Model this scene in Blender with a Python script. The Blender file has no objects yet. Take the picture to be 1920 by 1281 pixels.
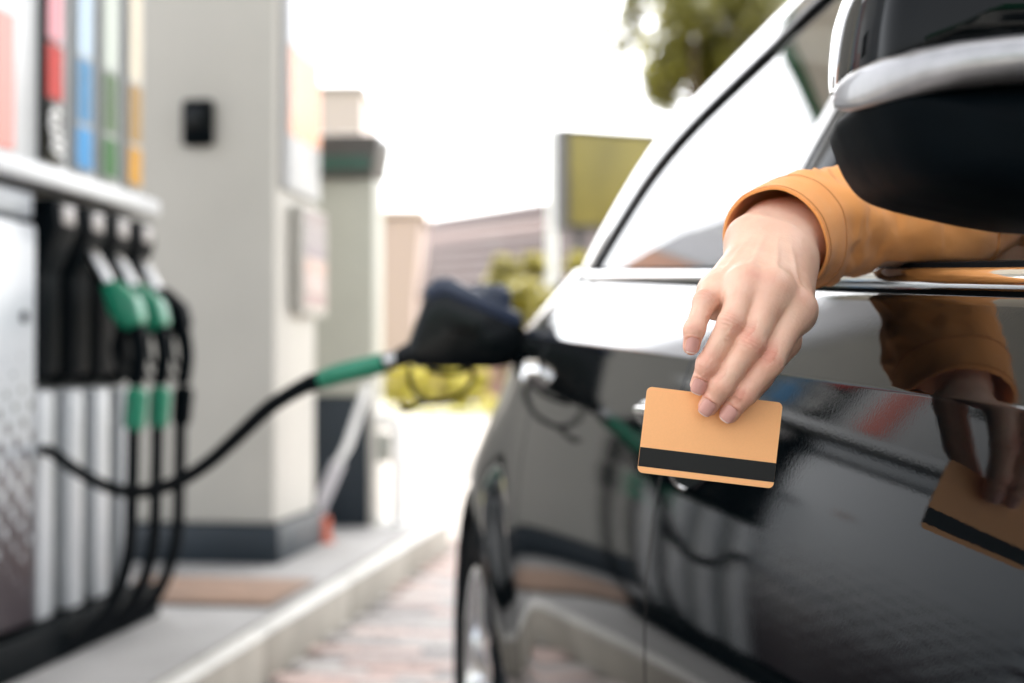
import bpy, bmesh, math, random
import numpy as np
from mathutils import Vector, Matrix, noise
random.seed(7); np.random.seed(7)
SC = bpy.context.scene
COL = SC.collection
R = math.radians

# ------------------------------------------------------------------ camera, sky, sun, exposure
FPX, TH, CH = 2667.0, R(1.06), 0.90          # focal length in photo pixels, pitch, camera height
cd = bpy.data.cameras.new('camera'); cam = bpy.data.objects.new('camera', cd); COL.objects.link(cam)
cd.lens = 50.0; cd.sensor_width = 36.0; cd.clip_start = 0.02; cd.clip_end = 2000
cam.location = (0, 0, CH); cam.rotation_euler = (R(90) + TH, 0, 0)
cd.dof.use_dof = True; cd.dof.focus_distance = 0.885; cd.dof.aperture_fstop = 4.2; cd.dof.aperture_blades = 9
SC.camera = cam
SUN_EL, SUN_AZ = R(56), R(24)                # azimuth clockwise from +Y: ahead of the camera, a little to the right
w = bpy.data.worlds.new('World'); SC.world = w; w.use_nodes = True
nt = w.node_tree; sky = nt.nodes.new('ShaderNodeTexSky'); sky.sky_type = 'NISHITA'; sky.sun_disc = False
sky.sun_elevation = SUN_EL; sky.sun_rotation = SUN_AZ; sky.air_density = 1.0; sky.dust_density = 5.0; sky.ozone_density = 0.6
hsv = nt.nodes.new('ShaderNodeHueSaturation'); hsv.inputs['Saturation'].default_value = .22; nt.links.new(sky.outputs[0], hsv.inputs['Color'])   # bright summer haze
bg = nt.nodes['Background']; nt.links.new(hsv.outputs[0], bg.inputs[0]); bg.inputs[1].default_value = 0.15
sl = bpy.data.lights.new('sun', 'SUN'); sl.energy = 2.0; sl.angle = R(0.6); sl.color = (1, .95, .88)
sun = bpy.data.objects.new('sun', sl); COL.objects.link(sun)
sdir = Vector((math.sin(SUN_AZ) * math.cos(SUN_EL), math.cos(SUN_AZ) * math.cos(SUN_EL), math.sin(SUN_EL)))
sun.rotation_euler = (-sdir).to_track_quat('-Z', 'Y').to_euler()
SC.view_settings.view_transform = 'Standard'; SC.view_settings.look = 'None'
SC.view_settings.exposure = 2.65; SC.view_settings.gamma = 1.0
SC.cycles.use_denoising = True; SC.cycles.max_bounces = 8; SC.cycles.diffuse_bounces = 4; SC.cycles.glossy_bounces = 5
SC.cycles.transmission_bounces = 6; SC.cycles.caustics_reflective = False; SC.cycles.caustics_refractive = False
SC.cycles.sample_clamp_indirect = 8

# ------------------------------------------------------------------ helpers
def at(px, py, Y):
    """photo pixel at depth Y -> world point"""
    p = (px - 960) / FPX; q = (640.5 - py) / FPX
    r = Vector((p, math.cos(TH) - q * math.sin(TH), math.sin(TH) + q * math.cos(TH)))
    return r * (Y / r.y) + Vector((0, 0, CH))

MATS = {}
def mat(name, col, rough=.5, metal=0., noise_amt=0., nscale=40., bump=0., bscale=200., coat=0., spec=.5, trans=0., ior=1.5, sheen=0., sss=0., emit=None, alpha=1.):
    if name in MATS: return MATS[name]
    m = bpy.data.materials.new(name); m.use_nodes = True; MATS[name] = m
    n = m.node_tree.nodes; l = m.node_tree.links; b = n['Principled BSDF']
    b.inputs['Base Color'].default_value = (*col, 1); b.inputs['Roughness'].default_value = rough
    b.inputs['Metallic'].default_value = metal; b.inputs['Coat Weight'].default_value = coat; b.inputs['Coat Roughness'].default_value = .02
    b.inputs['Specular IOR Level'].default_value = spec; b.inputs['Transmission Weight'].default_value = trans; b.inputs['IOR'].default_value = ior
    b.inputs['Sheen Weight'].default_value = sheen
    if sss: b.inputs['Subsurface Weight'].default_value = sss; b.inputs['Subsurface Radius'].default_value = (.012, .004, .0025); b.inputs['Subsurface Scale'].default_value = .35
    tc = n.new('ShaderNodeTexCoord')
    if noise_amt:
        t = n.new('ShaderNodeTexNoise'); t.inputs['Scale'].default_value = nscale; t.inputs['Detail'].default_value = 6
        l.new(tc.outputs['Object'], t.inputs['Vector'])
        mr = n.new('ShaderNodeMapRange'); mr.inputs[1].default_value = .3; mr.inputs[2].default_value = .7
        mr.inputs[3].default_value = 1 - noise_amt; mr.inputs[4].default_value = 1 + noise_amt; l.new(t.outputs[0], mr.inputs[0])
        mx = n.new('ShaderNodeMix'); mx.data_type = 'RGBA'; mx.blend_type = 'MULTIPLY'; mx.inputs[0].default_value = 1
        mx.inputs[6].default_value = (*col, 1); l.new(mr.outputs[0], mx.inputs[7]); l.new(mx.outputs[2], b.inputs['Base Color'])
        mr2 = n.new('ShaderNodeMapRange'); mr2.inputs[3].default_value = max(0, rough - .08); mr2.inputs[4].default_value = min(1, rough + .08)
        l.new(t.outputs[0], mr2.inputs[0]); l.new(mr2.outputs[0], b.inputs['Roughness'])
    if bump:
        t2 = n.new('ShaderNodeTexNoise'); t2.inputs['Scale'].default_value = bscale; t2.inputs['Detail'].default_value = 3
        l.new(tc.outputs['Object'], t2.inputs['Vector'])
        bp = n.new('ShaderNodeBump'); bp.inputs['Strength'].default_value = bump; bp.inputs['Distance'].default_value = .001
        l.new(t2.outputs[0], bp.inputs['Height']); l.new(bp.outputs[0], b.inputs['Normal'])
        if coat: l.new(bp.outputs[0], b.inputs['Coat Normal'])
    return m

def link(name, verts, faces, m, parent=None, smooth=None, me=None):
    if me is None:
        me = bpy.data.meshes.new(name); me.from_pydata([tuple(v) for v in verts], [], [tuple(f) for f in faces])
        bm = bmesh.new(); bm.from_mesh(me); bmesh.ops.recalc_face_normals(bm, faces=bm.faces); bm.to_mesh(me); bm.free()
        if smooth is not None:
            me.polygons.foreach_set('use_smooth', [True] * len(me.polygons)); me.set_sharp_from_angle(angle=R(smooth))
        me.materials.append(m)
    o = bpy.data.objects.new(name, me); COL.objects.link(o)
    if parent is not None: o.parent = parent
    return o

def tag(o, label=None, cat=None, group=None, kind=None):
    for k, v in (('label', label), ('category', cat), ('group', group), ('kind', kind)):
        if v: o[k] = v
    return o
def empty(name, loc=(0, 0, 0), rz=0, label=None, cat=None, group=None):
    o = bpy.data.objects.new(name, None); COL.objects.link(o); o.location = loc; o.rotation_euler = (0, 0, rz)
    o.empty_display_size = .1
    return tag(o, label, cat, group)

class MB:
    def __init__(s): s.v = []; s.f = []
    def add(s, vs, fs, M=None):
        k = len(s.v); s.v += [tuple(M @ Vector(v)) if M else tuple(v) for v in vs]; s.f += [[i + k for i in f] for f in fs]; return s
    def box(s, a, b, bev=0, M=None, seg=2):
        bm = bmesh.new(); bmesh.ops.create_cube(bm, size=1)
        for v in bm.verts: v.co = Vector([(a[i] + b[i]) / 2 + v.co[i] * (b[i] - a[i]) for i in range(3)])
        if bev: bmesh.ops.bevel(bm, geom=bm.edges[:] + bm.verts[:], offset=bev, segments=seg, affect='EDGES', profile=.5)
        bm.verts.index_update(); s.add([v.co.copy() for v in bm.verts], [[v.index for v in f.verts] for f in bm.faces], M); bm.free(); return s
    def tube(s, pts, rad, n=12, cap=True, flat=None):
        pts = [Vector(p) for p in pts]; m = len(pts)
        if not hasattr(rad, '__len__'): rad = [rad] * m
        t0 = (pts[1] - pts[0]).normalized(); up = Vector((0, 0, 1)) if abs(t0.z) < .9 else Vector((0, 1, 0))
        nx = t0.cross(up).normalized(); rings = []
        for i in range(m):
            t = (pts[min(i + 1, m - 1)] - pts[max(i - 1, 0)]).normalized()
            nx = (nx - t * nx.dot(t)).normalized(); ny = t.cross(nx)
            rings.append([pts[i] + (nx * math.cos(a) + ny * math.sin(a) * (flat or 1)) * rad[i] for a in [2 * math.pi * k / n for k in range(n)]])
        vs = [v for r in rings for v in r]; fs = [[i * n + k, i * n + (k + 1) % n, (i + 1) * n + (k + 1) % n, (i + 1) * n + k] for i in range(m - 1) for k in range(n)]
        if cap: fs += [list(range(n)), list(range((m - 1) * n, m * n))]
        return s.add(vs, fs)
    def loft(s, rings, cap=True, close=True):
        n = len(rings[0]); m = len(rings); vs = [v for r in rings for v in r]
        fs = [[i * n + k, i * n + (k + 1) % n, (i + 1) * n + (k + 1) % n, (i + 1) * n + k] for i in range(m - 1) for k in range(n if close else n - 1)]
        if cap: fs += [list(range(n)), list(range((m - 1) * n, m * n))]
        return s.add(vs, fs)
    def lathe(s, prof, axis='x', n=48, M=None, a0=0, a1=2 * math.pi):
        full = abs(a1 - a0 - 2 * math.pi) < 1e-6; k = n if full else n + 1
        vs = []; 
        for (u, r) in prof:
            for i in range(k):
                a = a0 + (a1 - a0) * i / n; c_, s_ = r * math.cos(a), r * math.sin(a)
                vs.append({'x': (u, c_, s_), 'y': (c_, u, s_), 'z': (c_, s_, u)}[axis])
        fs = [[i * k + j, i * k + (j + 1) % k, (i + 1) * k + (j + 1) % k, (i + 1) * k + j] for i in range(len(prof) - 1) for j in range(k if full else k - 1)]
        return s.add(vs, fs, M)
    def prism(s, poly, axis, a, b, bev=0, M=None, seg=2):
        """polygon in the two other axes, extruded along axis from a to b"""
        bm = bmesh.new()
        def mk(p, c): return {'x': (c, p[0], p[1]), 'y': (p[0], c, p[1]), 'z': (p[0], p[1], c)}[axis]
        v0 = [bm.verts.new(mk(p, a)) for p in poly]; v1 = [bm.verts.new(mk(p, b)) for p in poly]; n = len(poly)
        bm.faces.new(v0); bm.faces.new(v1)
        for i in range(n): bm.faces.new((v0[i], v0[(i + 1) % n], v1[(i + 1) % n], v1[i]))
        bmesh.ops.recalc_face_normals(bm, faces=bm.faces)
        if bev: bmesh.ops.bevel(bm, geom=bm.edges[:], offset=bev, segments=seg, affect='EDGES', profile=.5)
        bm.verts.index_update(); s.add([v.co.copy() for v in bm.verts], [[v.index for v in f.verts] for f in bm.faces], M); bm.free(); return s
    def grid(s, rows):
        n = len(rows[0]); return s.add([v for r in rows for v in r], [[i * n + k, i * n + k + 1, (i + 1) * n + k + 1, (i + 1) * n + k] for i in range(len(rows) - 1) for k in range(n - 1)])
    def build(s, name, m, parent=None, smooth=35, **kw):
        o = link(name, s.v, s.f, m, parent, smooth); return tag(o, **kw) if kw else o

def catmull(P, n=8):
    P = [Vector(p) for p in P]; Q = [P[0] * 2 - P[1]] + P + [P[-1] * 2 - P[-2]]; out = []
    for i in range(1, len(Q) - 2):
        for k in range(n):
            t = k / n; a, b, c, d = Q[i - 1:i + 3]
            out.append(.5 * ((2 * b) + (c - a) * t + (2 * a - 5 * b + 4 * c - d) * t * t + (3 * b - a - 3 * c + d) * t ** 3))
    return out + [P[-1]]
def lerp_curve(P, x):
    return float(np.interp(x, [p[0] for p in P], [p[1] for p in P]))
def smooth_curve(P, n=12):
    return [(v.x, v.y) for v in catmull([(p[0], p[1], 0) for p in P], n)]

# ------------------------------------------------------------------ materials
paint = mat('black_paint', (.0008, .0016, .002), rough=.025, coat=.0, spec=.32, ior=1.5, bump=.02, bscale=420)
chrome = mat('chrome', (.86, .86, .85), rough=.06, metal=1)
satin = mat('satin_metal', (.42, .42, .42), rough=.3, metal=1, noise_amt=.05)
alloy = mat('alloy', (.62, .63, .65), rough=.2, metal=1, coat=.5)
rubber = mat('rubber', (.0035, .0045, .0055), rough=.7, spec=.04, noise_amt=.2, nscale=90, bump=.2, bscale=300)
blk = mat('black_plastic', (.0012, .0026, .0036), rough=.5, spec=.03, noise_amt=.15, nscale=60, bump=.25, bscale=900)
blkg = mat('black_gloss_plastic', (.0012, .0025, .003), rough=.16, spec=.15)
navy = mat('plastic_sky_tint', (.011, .02, .045), rough=.35, spec=.5)  # navy takes in the sky reflected on the nozzle's upper chamfer
green = mat('green_plastic', (.0015, .16, .085), rough=.38, noise_amt=.08, nscale=30)
white = mat('white_panel', (.40, .412, .424), rough=.32, noise_amt=.04, nscale=5)
cream = mat('cream_cladding', (.42, .405, .365), rough=.45, noise_amt=.035, nscale=3, bump=.2, bscale=60)
sage = mat('sage_cladding', (.40, .40, .34), rough=.5, noise_amt=.04, nscale=4)
plinth = mat('navy_plinth', (.004, .011, .018), rough=.5, noise_amt=.15, nscale=8)
concrete = mat('concrete', (.24, .235, .23), rough=.7, noise_amt=.16, nscale=4, bump=.5, bscale=120)
kerbm = mat('kerb_concrete', (.24, .22, .185), rough=.8, noise_amt=.16, nscale=7, bump=.6, bscale=120)
whitepaint = mat('white_paint', (.84, .84, .82), rough=.55, noise_amt=.1, nscale=14)
asphalt = mat('forecourt', (.15, .135, .12), rough=.85, noise_amt=.18, nscale=2.2, bump=.6, bscale=90)
paverA = mat('paver_grey', (.36, .34, .33), rough=.85, noise_amt=.2, nscale=20, bump=.6, bscale=150)
paverB = mat('paver_pink', (.43, .33, .30), rough=.85, noise_amt=.2, nscale=20, bump=.6, bscale=150)
paverC = mat('paver_dark', (.25, .235, .23), rough=.85, noise_amt=.2, nscale=20, bump=.6, bscale=150)
cardm = mat('card_orange', (.86, .42, .165), rough=.42, noise_amt=.02, nscale=900, bump=.03, bscale=2500)
stripem = mat('card_stripe', (.0035, .004, .0042), rough=.4, spec=.25, noise_amt=.1, nscale=500)

def glass_mat(name, tint, rough=0.0):
    m = bpy.data.materials.new(name); m.use_nodes = True; n = m.node_tree.nodes; l = m.node_tree.links
    n.remove(n['Principled BSDF']); o = n['Material Output']
    tr = n.new('ShaderNodeBsdfTransparent'); tr.inputs[0].default_value = (*tint, 1)
    gl = n.new('ShaderNodeBsdfGlossy'); gl.inputs['Roughness'].default_value = rough
    fr = n.new('ShaderNodeFresnel'); fr.inputs[0].default_value = 2.1
    mx = n.new('ShaderNodeMixShader'); l.new(fr.outputs[0], mx.inputs[0]); l.new(tr.outputs[0], mx.inputs[1]); l.new(gl.outputs[0], mx.inputs[2])
    l.new(mx.outputs[0], o.inputs[0]); MATS[name] = m; return m
cglass = glass_mat('car_glass', (.12, .15, .15))
shopglass = mat('shop_glass', (.02, .03, .035), rough=.05, spec=.8)

# ------------------------------------------------------------------ the ground and the island
KA = R(7.4); KC, KS = math.cos(KA), math.sin(KA)
def k2w(x, y, z=0): return Vector((x * KC + y * KS, -x * KS + y * KC, z))   # kerb frame: x to the car, y along the kerb
def kroot(name, x, y, z, label, cat, group=None): return empty(name, k2w(x, y, z), -KA, label, cat, group)

g = MB(); N = 24; xs = [-600 + 1200 * i / N for i in range(N + 1)]
g.grid([[(x, y, 0) for x in xs] for y in [-600 + 1200 * i / N for i in range(N + 1)]]).build('ground', asphalt, kind='structure')
grassm = mat('grass', (.19, .18, .018), rough=.9, noise_amt=.4, nscale=3)
lw = MB()
lw.grid([[(x, y, .02 + .05 * math.sin(x * .7 + y)) for x in np.linspace(-40, 60, 40)] for y in np.linspace(27, 120, 20)])
lawn = lw.build('lawn', grassm, kind='structure')

isl = MB(); isl.box((-3.3, -6, 0), (-1.305, 6.9, .146), bev=.006)
island = isl.build('island_pavement', concrete, kind='structure'); island.rotation_euler = (0, 0, -KA)
ks = MB().box((-.09, .003, 0), (0, .997, .141), bev=.008); ke = MB().box((-.055, 0.0, .1415), (.004, 1.0, .153), bev=.004)
k0 = None
for i in range(13):
    y = -6.03 + i * .995
    if k0 is None:
        k0 = ks.build('kerb_stone', kerbm, island); e0 = ke.build('kerb_edge', mat('kerb_paint', (.56, .55, .52), .6, noise_amt=.12, nscale=9), k0)
    else:
        k0 = link('kerb_stone', 0, 0, 0, island, me=k0.data); e0 = link('kerb_edge', 0, 0, 0, k0, me=e0.data)
    k0.location = (-1.212, y, 0)
ek = MB().box((-3.3, 6.905, 0), (-1.3, 6.99, .141), bev=.008).build('kerb_stone', kerbm, island)
MB().box((-3.3, 6.92, .1415), (-1.29, 6.994, .153), bev=.004).build('kerb_edge', whitepaint, ek)

# pavers between the island and the car
pave = empty('paving'); pave.rotation_euler = (0, 0, -KA); tag(pave, kind='structure')
pm = {}
for nm_, mt_ in (('a', paverA), ('b', paverB), ('c', paverC)):
    t_ = MB().box((-.098, -.048, -.03), (.098, .048, .012), bev=.004, seg=1); o_ = t_.build('paver', mt_, pave); pm[nm_] = o_.data; bpy.data.objects.remove(o_)
cells = []
for j in range(0, 95):
    for i in range(0, 13):
        x = -1.16 + i * .2 + (.1 if j % 2 else 0); y = -.6 + j * .1
        wp = k2w(x, y)
        if wp.y > 2.9:
            u = 960 + FPX * wp.x / wp.y; v = 690 + FPX * .9 / wp.y
            vis = 330 < u < 1000 and v < 1330 and x < -.1
        else: vis = False
        cells.append((vis, wp.y, x, y))
cells.sort(key=lambda c: (not c[0], c[1]))
far = MB()
for idx, (vis, _, x, y) in enumerate(cells):
    k = random.choice('aabbc'); dz = random.uniform(-.003, .003)
    if idx < 300 and vis:
        o = link('paver', 0, 0, 0, pave, me=pm[k]); o.location = (x, y, dz); o.rotation_euler = (random.uniform(-.01, .01), random.uniform(-.01, .01), random.uniform(-.012, .012))
    else:
        far.add([(x + a * .098, y + b * .048, .012 + dz) for a, b in ((-1, -1), (1, -1), (1, 1), (-1, 1))] + [(x + a * .1, y + b * .05, .001) for a, b in ((-1, -1), (1, -1), (1, 1), (-1, 1))],
                [(0, 1, 2, 3), (0, 1, 5, 4), (1, 2, 6, 5), (2, 3, 7, 6), (3, 0, 4, 7)])
pv = mat('paver_mix', (.36, .32, .30), rough=.85, noise_amt=.35, nscale=6, bump=.5, bscale=120)
far.build('paver_field', pv, pave, smooth=None, kind='stuff')

# ------------------------------------------------------------------ the canopy over the pumps
can = kroot('forecourt_canopy', 0, 0, 0, 'flat white canopy roof over the pump island', 'canopy')
soff = mat('soffit', (.66, .66, .62), rough=.5, noise_amt=.03, nscale=2)
fasc = mat('fascia_green', (.01, .16, .07), rough=.35)
CX0, CX1, CY0, CY1, CZ = -3.6, 2.6, .5, 10.6, 5.3
MB().box((CX0, CY0, CZ), (CX1, CY1, CZ + .5), bev=.02).build('roof_slab', soff, can)
for i in range(9):
    x = CX0 + .1 + i * (CX1 - CX0 - .2) / 9
    MB().box((x + .01, CY0 + .1, CZ - .02), (x + (CX1 - CX0 - .2) / 9 - .01, CY1 - .1, CZ - .002)).build('soffit_panel', soff, can, smooth=None)
for (a, b) in (((CX0 - .05, CY0 - .05), (CX1 + .05, CY0 - .003)), ((CX0 - .05, CY1 + .003), (CX1 + .05, CY1 + .05)), ((CX0 - .05, CY0), (CX0 - .003, CY1)), ((CX1 + .003, CY0), (CX1 + .05, CY1))):
    MB().box((*a, CZ - .08), (*b, CZ + .2)).build('fascia_band', fasc, can, smooth=None)
    MB().box((*a, CZ + .203), (*b, CZ + .62)).build('fascia_board', whitepaint, can, smooth=None)

# ------------------------------------------------------------------ the column
CX, CY = -1.60, 5.31
colm = kroot('canopy_column', CX, CY, .146, 'thick pale grey clad canopy column on a dark plinth behind the pump', 'column')
MB().box((-.86, .012, .15), (-.012, .60, 5.13), bev=.02).build('cladding', cream, colm)
MB().box((-.88, -.012, 0), (.012, .62, .147), bev=.006).build('plinth', plinth, colm)
sb = kroot('sensor_box', CX - .315, CY + .012, 1.85, 'small black sensor box on the front of the pale column', 'sensor')
MB().box((-.062, -.05, -.09), (.062, -.002, .09), bev=.018, seg=3).build('housing', blk, sb)
MB().box((-.05, -.056, -.03), (.05, -.049, .06), bev=.003).build('lens', blkg, sb)
# framed price list on the column's right face
pbx = kroot('price_list_frame', CX, CY + .1, 1.28, 'framed price list with grey and pink rows on the side of the pale column', 'notice')
MB().box((-.005, .10, -.165), (.045, .46, .27), bev=.008).build('frame', cream, pbx)
for k in range(6):
    c_ = [(.22, .17, .16), (.24, .2, .2), (.2, .16, .17), (.42, .27, .22), (.4, .3, .27), (.3, .2, .18)][k]
    MB().box((.0455, .12, .2 - k * .066), (.0485, .44, .258 - k * .066)).build('printed_row', mat('row%d' % k, c_, .5, noise_amt=.35, nscale=30), pbx, smooth=None)
# tall advertising panel standing behind the column
adv = kroot('advert_panel', CX - .012, CY, 1.60, 'tall advert panel with an orange picture on the side of the pale column', 'advert')
MB().box((.002, .07, 0), (.03, .56, 1.9), bev=.006).build('panel_body', white, adv)
MB().box((.0305, .09, .22), (.034, .54, .57)).build('orange_print', mat('orange_print', (.60, .20, .04), .4, noise_amt=.3, nscale=4), adv, smooth=None)
MB().box((.0305, .09, .59), (.034, .54, 1.85)).build('pale_print', mat('pale_print', (.62, .64, .70), .4, noise_amt=.06, nscale=3), adv, smooth=None)

# ------------------------------------------------------------------ fuel dispensers
PX = -1.65
disp = kroot('fuel_dispenser', PX, 2.4, .146, 'large white fuel pump with coloured grade strips and four hose bays', 'fuel pump')
Y0, Y1 = 0.0, 1.75         # along the kerb, local; the bays run from 1.03 to 1.75
halft = bpy.data.materials.new('halftone_print'); halft.use_nodes = True
n = halft.node_tree.nodes; l = halft.node_tree.links; b = n['Principled BSDF']; b.inputs['Roughness'].default_value = .3
tc = n.new('ShaderNodeTexCoord'); mp = n.new('ShaderNodeMapping'); mp.inputs['Rotation'].default_value = (R(38), 0, 0); mp.inputs['Scale'].default_value = (0, 17, 17)
l.new(tc.outputs['Object'], mp.inputs[0]); vo = n.new('ShaderNodeTexVoronoi'); vo.inputs['Randomness'].default_value = .12; vo.inputs['Scale'].default_value = 1; l.new(mp.outputs[0], vo.inputs['Vector'])
sp = n.new('ShaderNodeSeparateXYZ'); l.new(tc.outputs['Object'], sp.inputs[0])
mr = n.new('ShaderNodeMapRange'); mr.inputs[1].default_value = .1; mr.inputs[2].default_value = .85; mr.inputs[3].default_value = .8; mr.inputs[4].default_value = .0; l.new(sp.outputs[2], mr.inputs[0])
ls = n.new('ShaderNodeMath'); ls.operation = 'LESS_THAN'; l.new(vo.outputs['Distance'], ls.inputs[0]); l.new(mr.outputs[0], ls.inputs[1])
mx = n.new('ShaderNodeMix'); mx.data_type = 'RGBA'; mx.inputs[6].default_value = (.37, .39, .41, 1); mx.inputs[7].default_value = (.035, .025, .03, 1); l.new(ls.outputs[0], mx.inputs[0]); l.new(mx.outputs[2], b.inputs['Base Color'])

MB().box((-.55, Y0, .10), (-.1, Y1, 2.25), bev=.015).build('cabinet', white, disp)
MB().box((-.56, Y0 - .02, 0), (.03, Y1 + .02, .10), bev=.01).build('base_plinth', blk, disp)
fd = MB().box((-.098, Y0 + .01, .115), (0, 1.0, 1.115), bev=.012).build('service_door', halft, disp)
MB().lathe([(-.001, 0), (.006, .011), (.006, .014), (-.004, .016)], n=20, M=Matrix.Translation((0.0, .93, .88))).build('keyhole', blk, fd)
MB().lathe([(-.001, 0), (.006, .009), (.006, .012), (-.004, .014)], n=20, M=Matrix.Translation((0.0, .70, .90))).build('keyhole', mat('rusty_lock', (.4, .2, .1), .5), fd)
MB().box((-.098, Y0 + .01, 1.13), (-.01, 1.0, 1.195), bev=.008).build('display_ledge', mat('ledge_grey', (.24, .26, .28), .4), disp)
MB().box((-.098, Y0 + .01, 1.275), (-.02, 1.0, 2.24), bev=.01).build('display_panel', white, disp)
MB().box((-.019, .3, 1.5), (-.012, .62, 1.7), bev=.002).build('screen', blkg, disp)
MB().box((-.019, .8, 1.29), (-.0135, .9, 1.62)).build('orange_sticker', mat('orange_red', (.55, .07, .03), .35), disp, smooth=None)
MB().box((-.019, .905, 1.92), (-.0135, .94, 2.05)).build('tan_sticker', mat('tan', (.5, .3, .15), .4), disp, smooth=None)
MB().box((-.098, Y0 - .01, 1.215), (.03, Y1 + .01, 1.265), bev=.01).build('shelf', white, disp)
MB().box((-.098, 1.02, 1.275), (-.03, Y1, 2.24), bev=.01).build('grade_panel', mat('grade_grey', (.42, .43, .43), .3, noise_amt=.04), disp)
MB().box((-.099, 1.02, .70), (-.085, Y1, 1.198)).build('bay_back', mat('bay_dark', (.012, .02, .02), .55), disp, smooth=None)
BAY = [1.117, 1.30, 1.473, 1.654]
strips = [((.42, .03, .022), (.55, .2, .23), None), ((.06, .2, .36), (.34, .46, .58), (.04, .22, .45)), ((.07, .12, .05), (.42, .47, .40), (.025, .11, .02)), ((.30, .18, .05), (.52, .45, .32), (.45, .22, .012))]
for k, yb in enumerate(BAY):
    st = MB().box((-.034, yb - .058, 1.29), (-.012, yb + .058, 2.2), bev=.004).build('grade_strip', blkg if k == 0 else mat('strip_frame', (.26, .27, .265), .4), disp)
    lo, pale, bot = strips[k]; off = -.0 if k else .03
    MB().box((-.013, yb - .042, 1.61), (-.009, yb + .042, 2.19), bev=.001).build('pale_tile', mat('pale_tile%d' % k, pale, .4, spec=.15), st, smooth=None)
    MB().box((-.013, yb - .045, 1.425 + off), (-.009, yb + .045, 1.597), bev=.001).build('colour_tile', mat('tile%d' % k, lo, .5, spec=.08, noise_amt=.12, nscale=30), st, smooth=None)
    if bot: MB().box((-.013, yb - .048, 1.298), (-.009, yb + .048, 1.41), bev=.001).build('colour_tile', mat('tileb%d' % k, bot, .5, spec=.08, noise_amt=.15, nscale=30), st, smooth=None)
    else:
        # white brush-script word running up the black tile, too blurred to read
        pts = []
        for i in range(60):
            t = i / 59; pts.append((-.007, yb + .028 * math.sin(t * 30) * (1 - .35 * t) + .012 * math.sin(t * 7), 1.31 + .125 * t + .008 * math.cos(t * 30)))
        MB().tube(pts, .0055, n=6).build('script_word', whitepaint, st)
    # nozzle cradle and lower slot
    cr = MB().prism([(-.085, 1.19), (.02, 1.19), (.03, 1.12), (-.02, 1.0), (-.02, .74), (-.085, .70)], 'y', yb - .066, yb + .066, bev=.01)
    crd = cr.build('nozzle_cradle', blk, disp)
    MB().box((.022, yb - .035, 1.125), (.032, yb + .035, 1.175), bev=.003).build('lamp', mat('cradle_label', (.22, .2, .19), .4), crd)
    MB().box((-.098, yb - .06, .105), (-.02, yb + .03, .695), bev=.01).build('lower_panel', white, disp)
    MB().box((-.097, yb + .035, .105), (-.05, yb + .115 if k < 3 else yb + .09, .695), bev=.006).build('hose_channel', mat('channel_grey', (.10, .11, .105), .5), disp)

def nozzle_set(parent, P, lean, colour, gripc):
    """a holstered nozzle: spout up into the cradle, grip hanging down; P is its cradle point (local)"""
    x, y, z = P
    MB().tube(catmull([(x - .02, y, z + .13), (x + .02, y, z + .085), (x + .075, y, z - .01)], 6), [.0135] * 5 + [.018] * 8, n=14).build('spout', satin, parent)
    MB().prism([(x + .045, z + .015), (x + .085, z + .03), (x + .15, z - .025), (x + .165, z - .09), (x + .12, z - .115), (x + .07, z - .07)], 'y', y - .034, y + .034, bev=.015, seg=3).build('body_cover', colour, parent)
    MB().tube(catmull([(x + .135, y, z - .09), (x + .15, y, z - .17), (x + .14, y, z - .26)], 6), [.024] * 4 + [.022] * 9, n=14).build('grip', blk, parent)
    MB().tube(catmull([(x + .10, y, z - .09), (x + .075, y, z - .16), (x + .10, y, z - .23), (x + .13, y, z - .245)], 6), .008, n=8).build('trigger_guard', blk, parent)
    MB().tube(catmull([(x + .11, y, z - .10), (x + .105, y, z - .15), (x + .12, y, z - .21)], 6), .007, n=8).build('lever', blk, parent)
    x -= .045; z += .01
    MB().tube([(x + .19, y, z - .275), (x + .187, y, z - .29), (x + .18, y, z - .38), (x + .178, y, z - .39)], [.02, .031, .029, .02], n=16).build('swivel_sleeve', gripc, parent)
    H = catmull([(x + .178, y, z - .385), (x + .175, y, z - .55), (x + .17, y - .02, z - .75), (x + .13, y - .10, z - .90), (x + .05, y - .22, z - .96), (x - .03, y - .32, z - .95)], 8)
    MB().tube(H, .0185, n=12).build('hose', rubber, parent)
for k in (1, 2, 3):
    w_ = [None, 'second bay, nearest the empty bay', 'third bay, middle of the three', 'last bay, next to the pale column'][k]
    nz = kroot('fuel_nozzle', PX, 2.4, .146, 'green and black nozzle hanging in the pump\'s ' + w_ if k < 3 else 'black nozzle with green trim hanging in the pump\'s ' + w_, 'fuel nozzle', 'nozzles hanging on the pump')
    nozzle_set(nz, (.0, BAY[k], .966), 0, green if k < 3 else blk, green if k < 3 else blk)

d2 = kroot('fuel_dispenser', -1.52, 6.62, .146, 'sage coloured dispenser end with dark cap beyond the column', 'fuel pump')
MB().box((-.6, 0, .62), (0, .2, 1.66), bev=.012).build('end_panel', sage, d2)
MB().box((-.605, -.006, .0), (-.03, .19, .617), bev=.008).build('lower_panel', plinth, d2)
MB().box((-.028, .0, .0), (.0, .2, .617), bev=.004).build('corner_post', cream, d2)
MB().prism([(-.62, 1.663), (.0, 1.663), (.03, 1.82), (.03, 1.86), (-.62, 1.86)], 'y', -.05, .25, bev=.008).build('cap', mat('cap_dark', (.06, .055, .05), .5), d2)
MB().box((-.4, -.012, 1.69), (-.01, -.001, 1.76), bev=.002).build('green_band', mat('deep_green', (.02, .07, .05), .4), d2).location = (0, -.04, 0)
sq = empty('squeegee', at(610, 975, 6.5), 0, 'white handled window squeegee leaning on the dark panel beyond the column', 'squeegee'); sq.location.z = .146
ql = lambda px, py: at(px, py, 6.5) - sq.location
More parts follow.
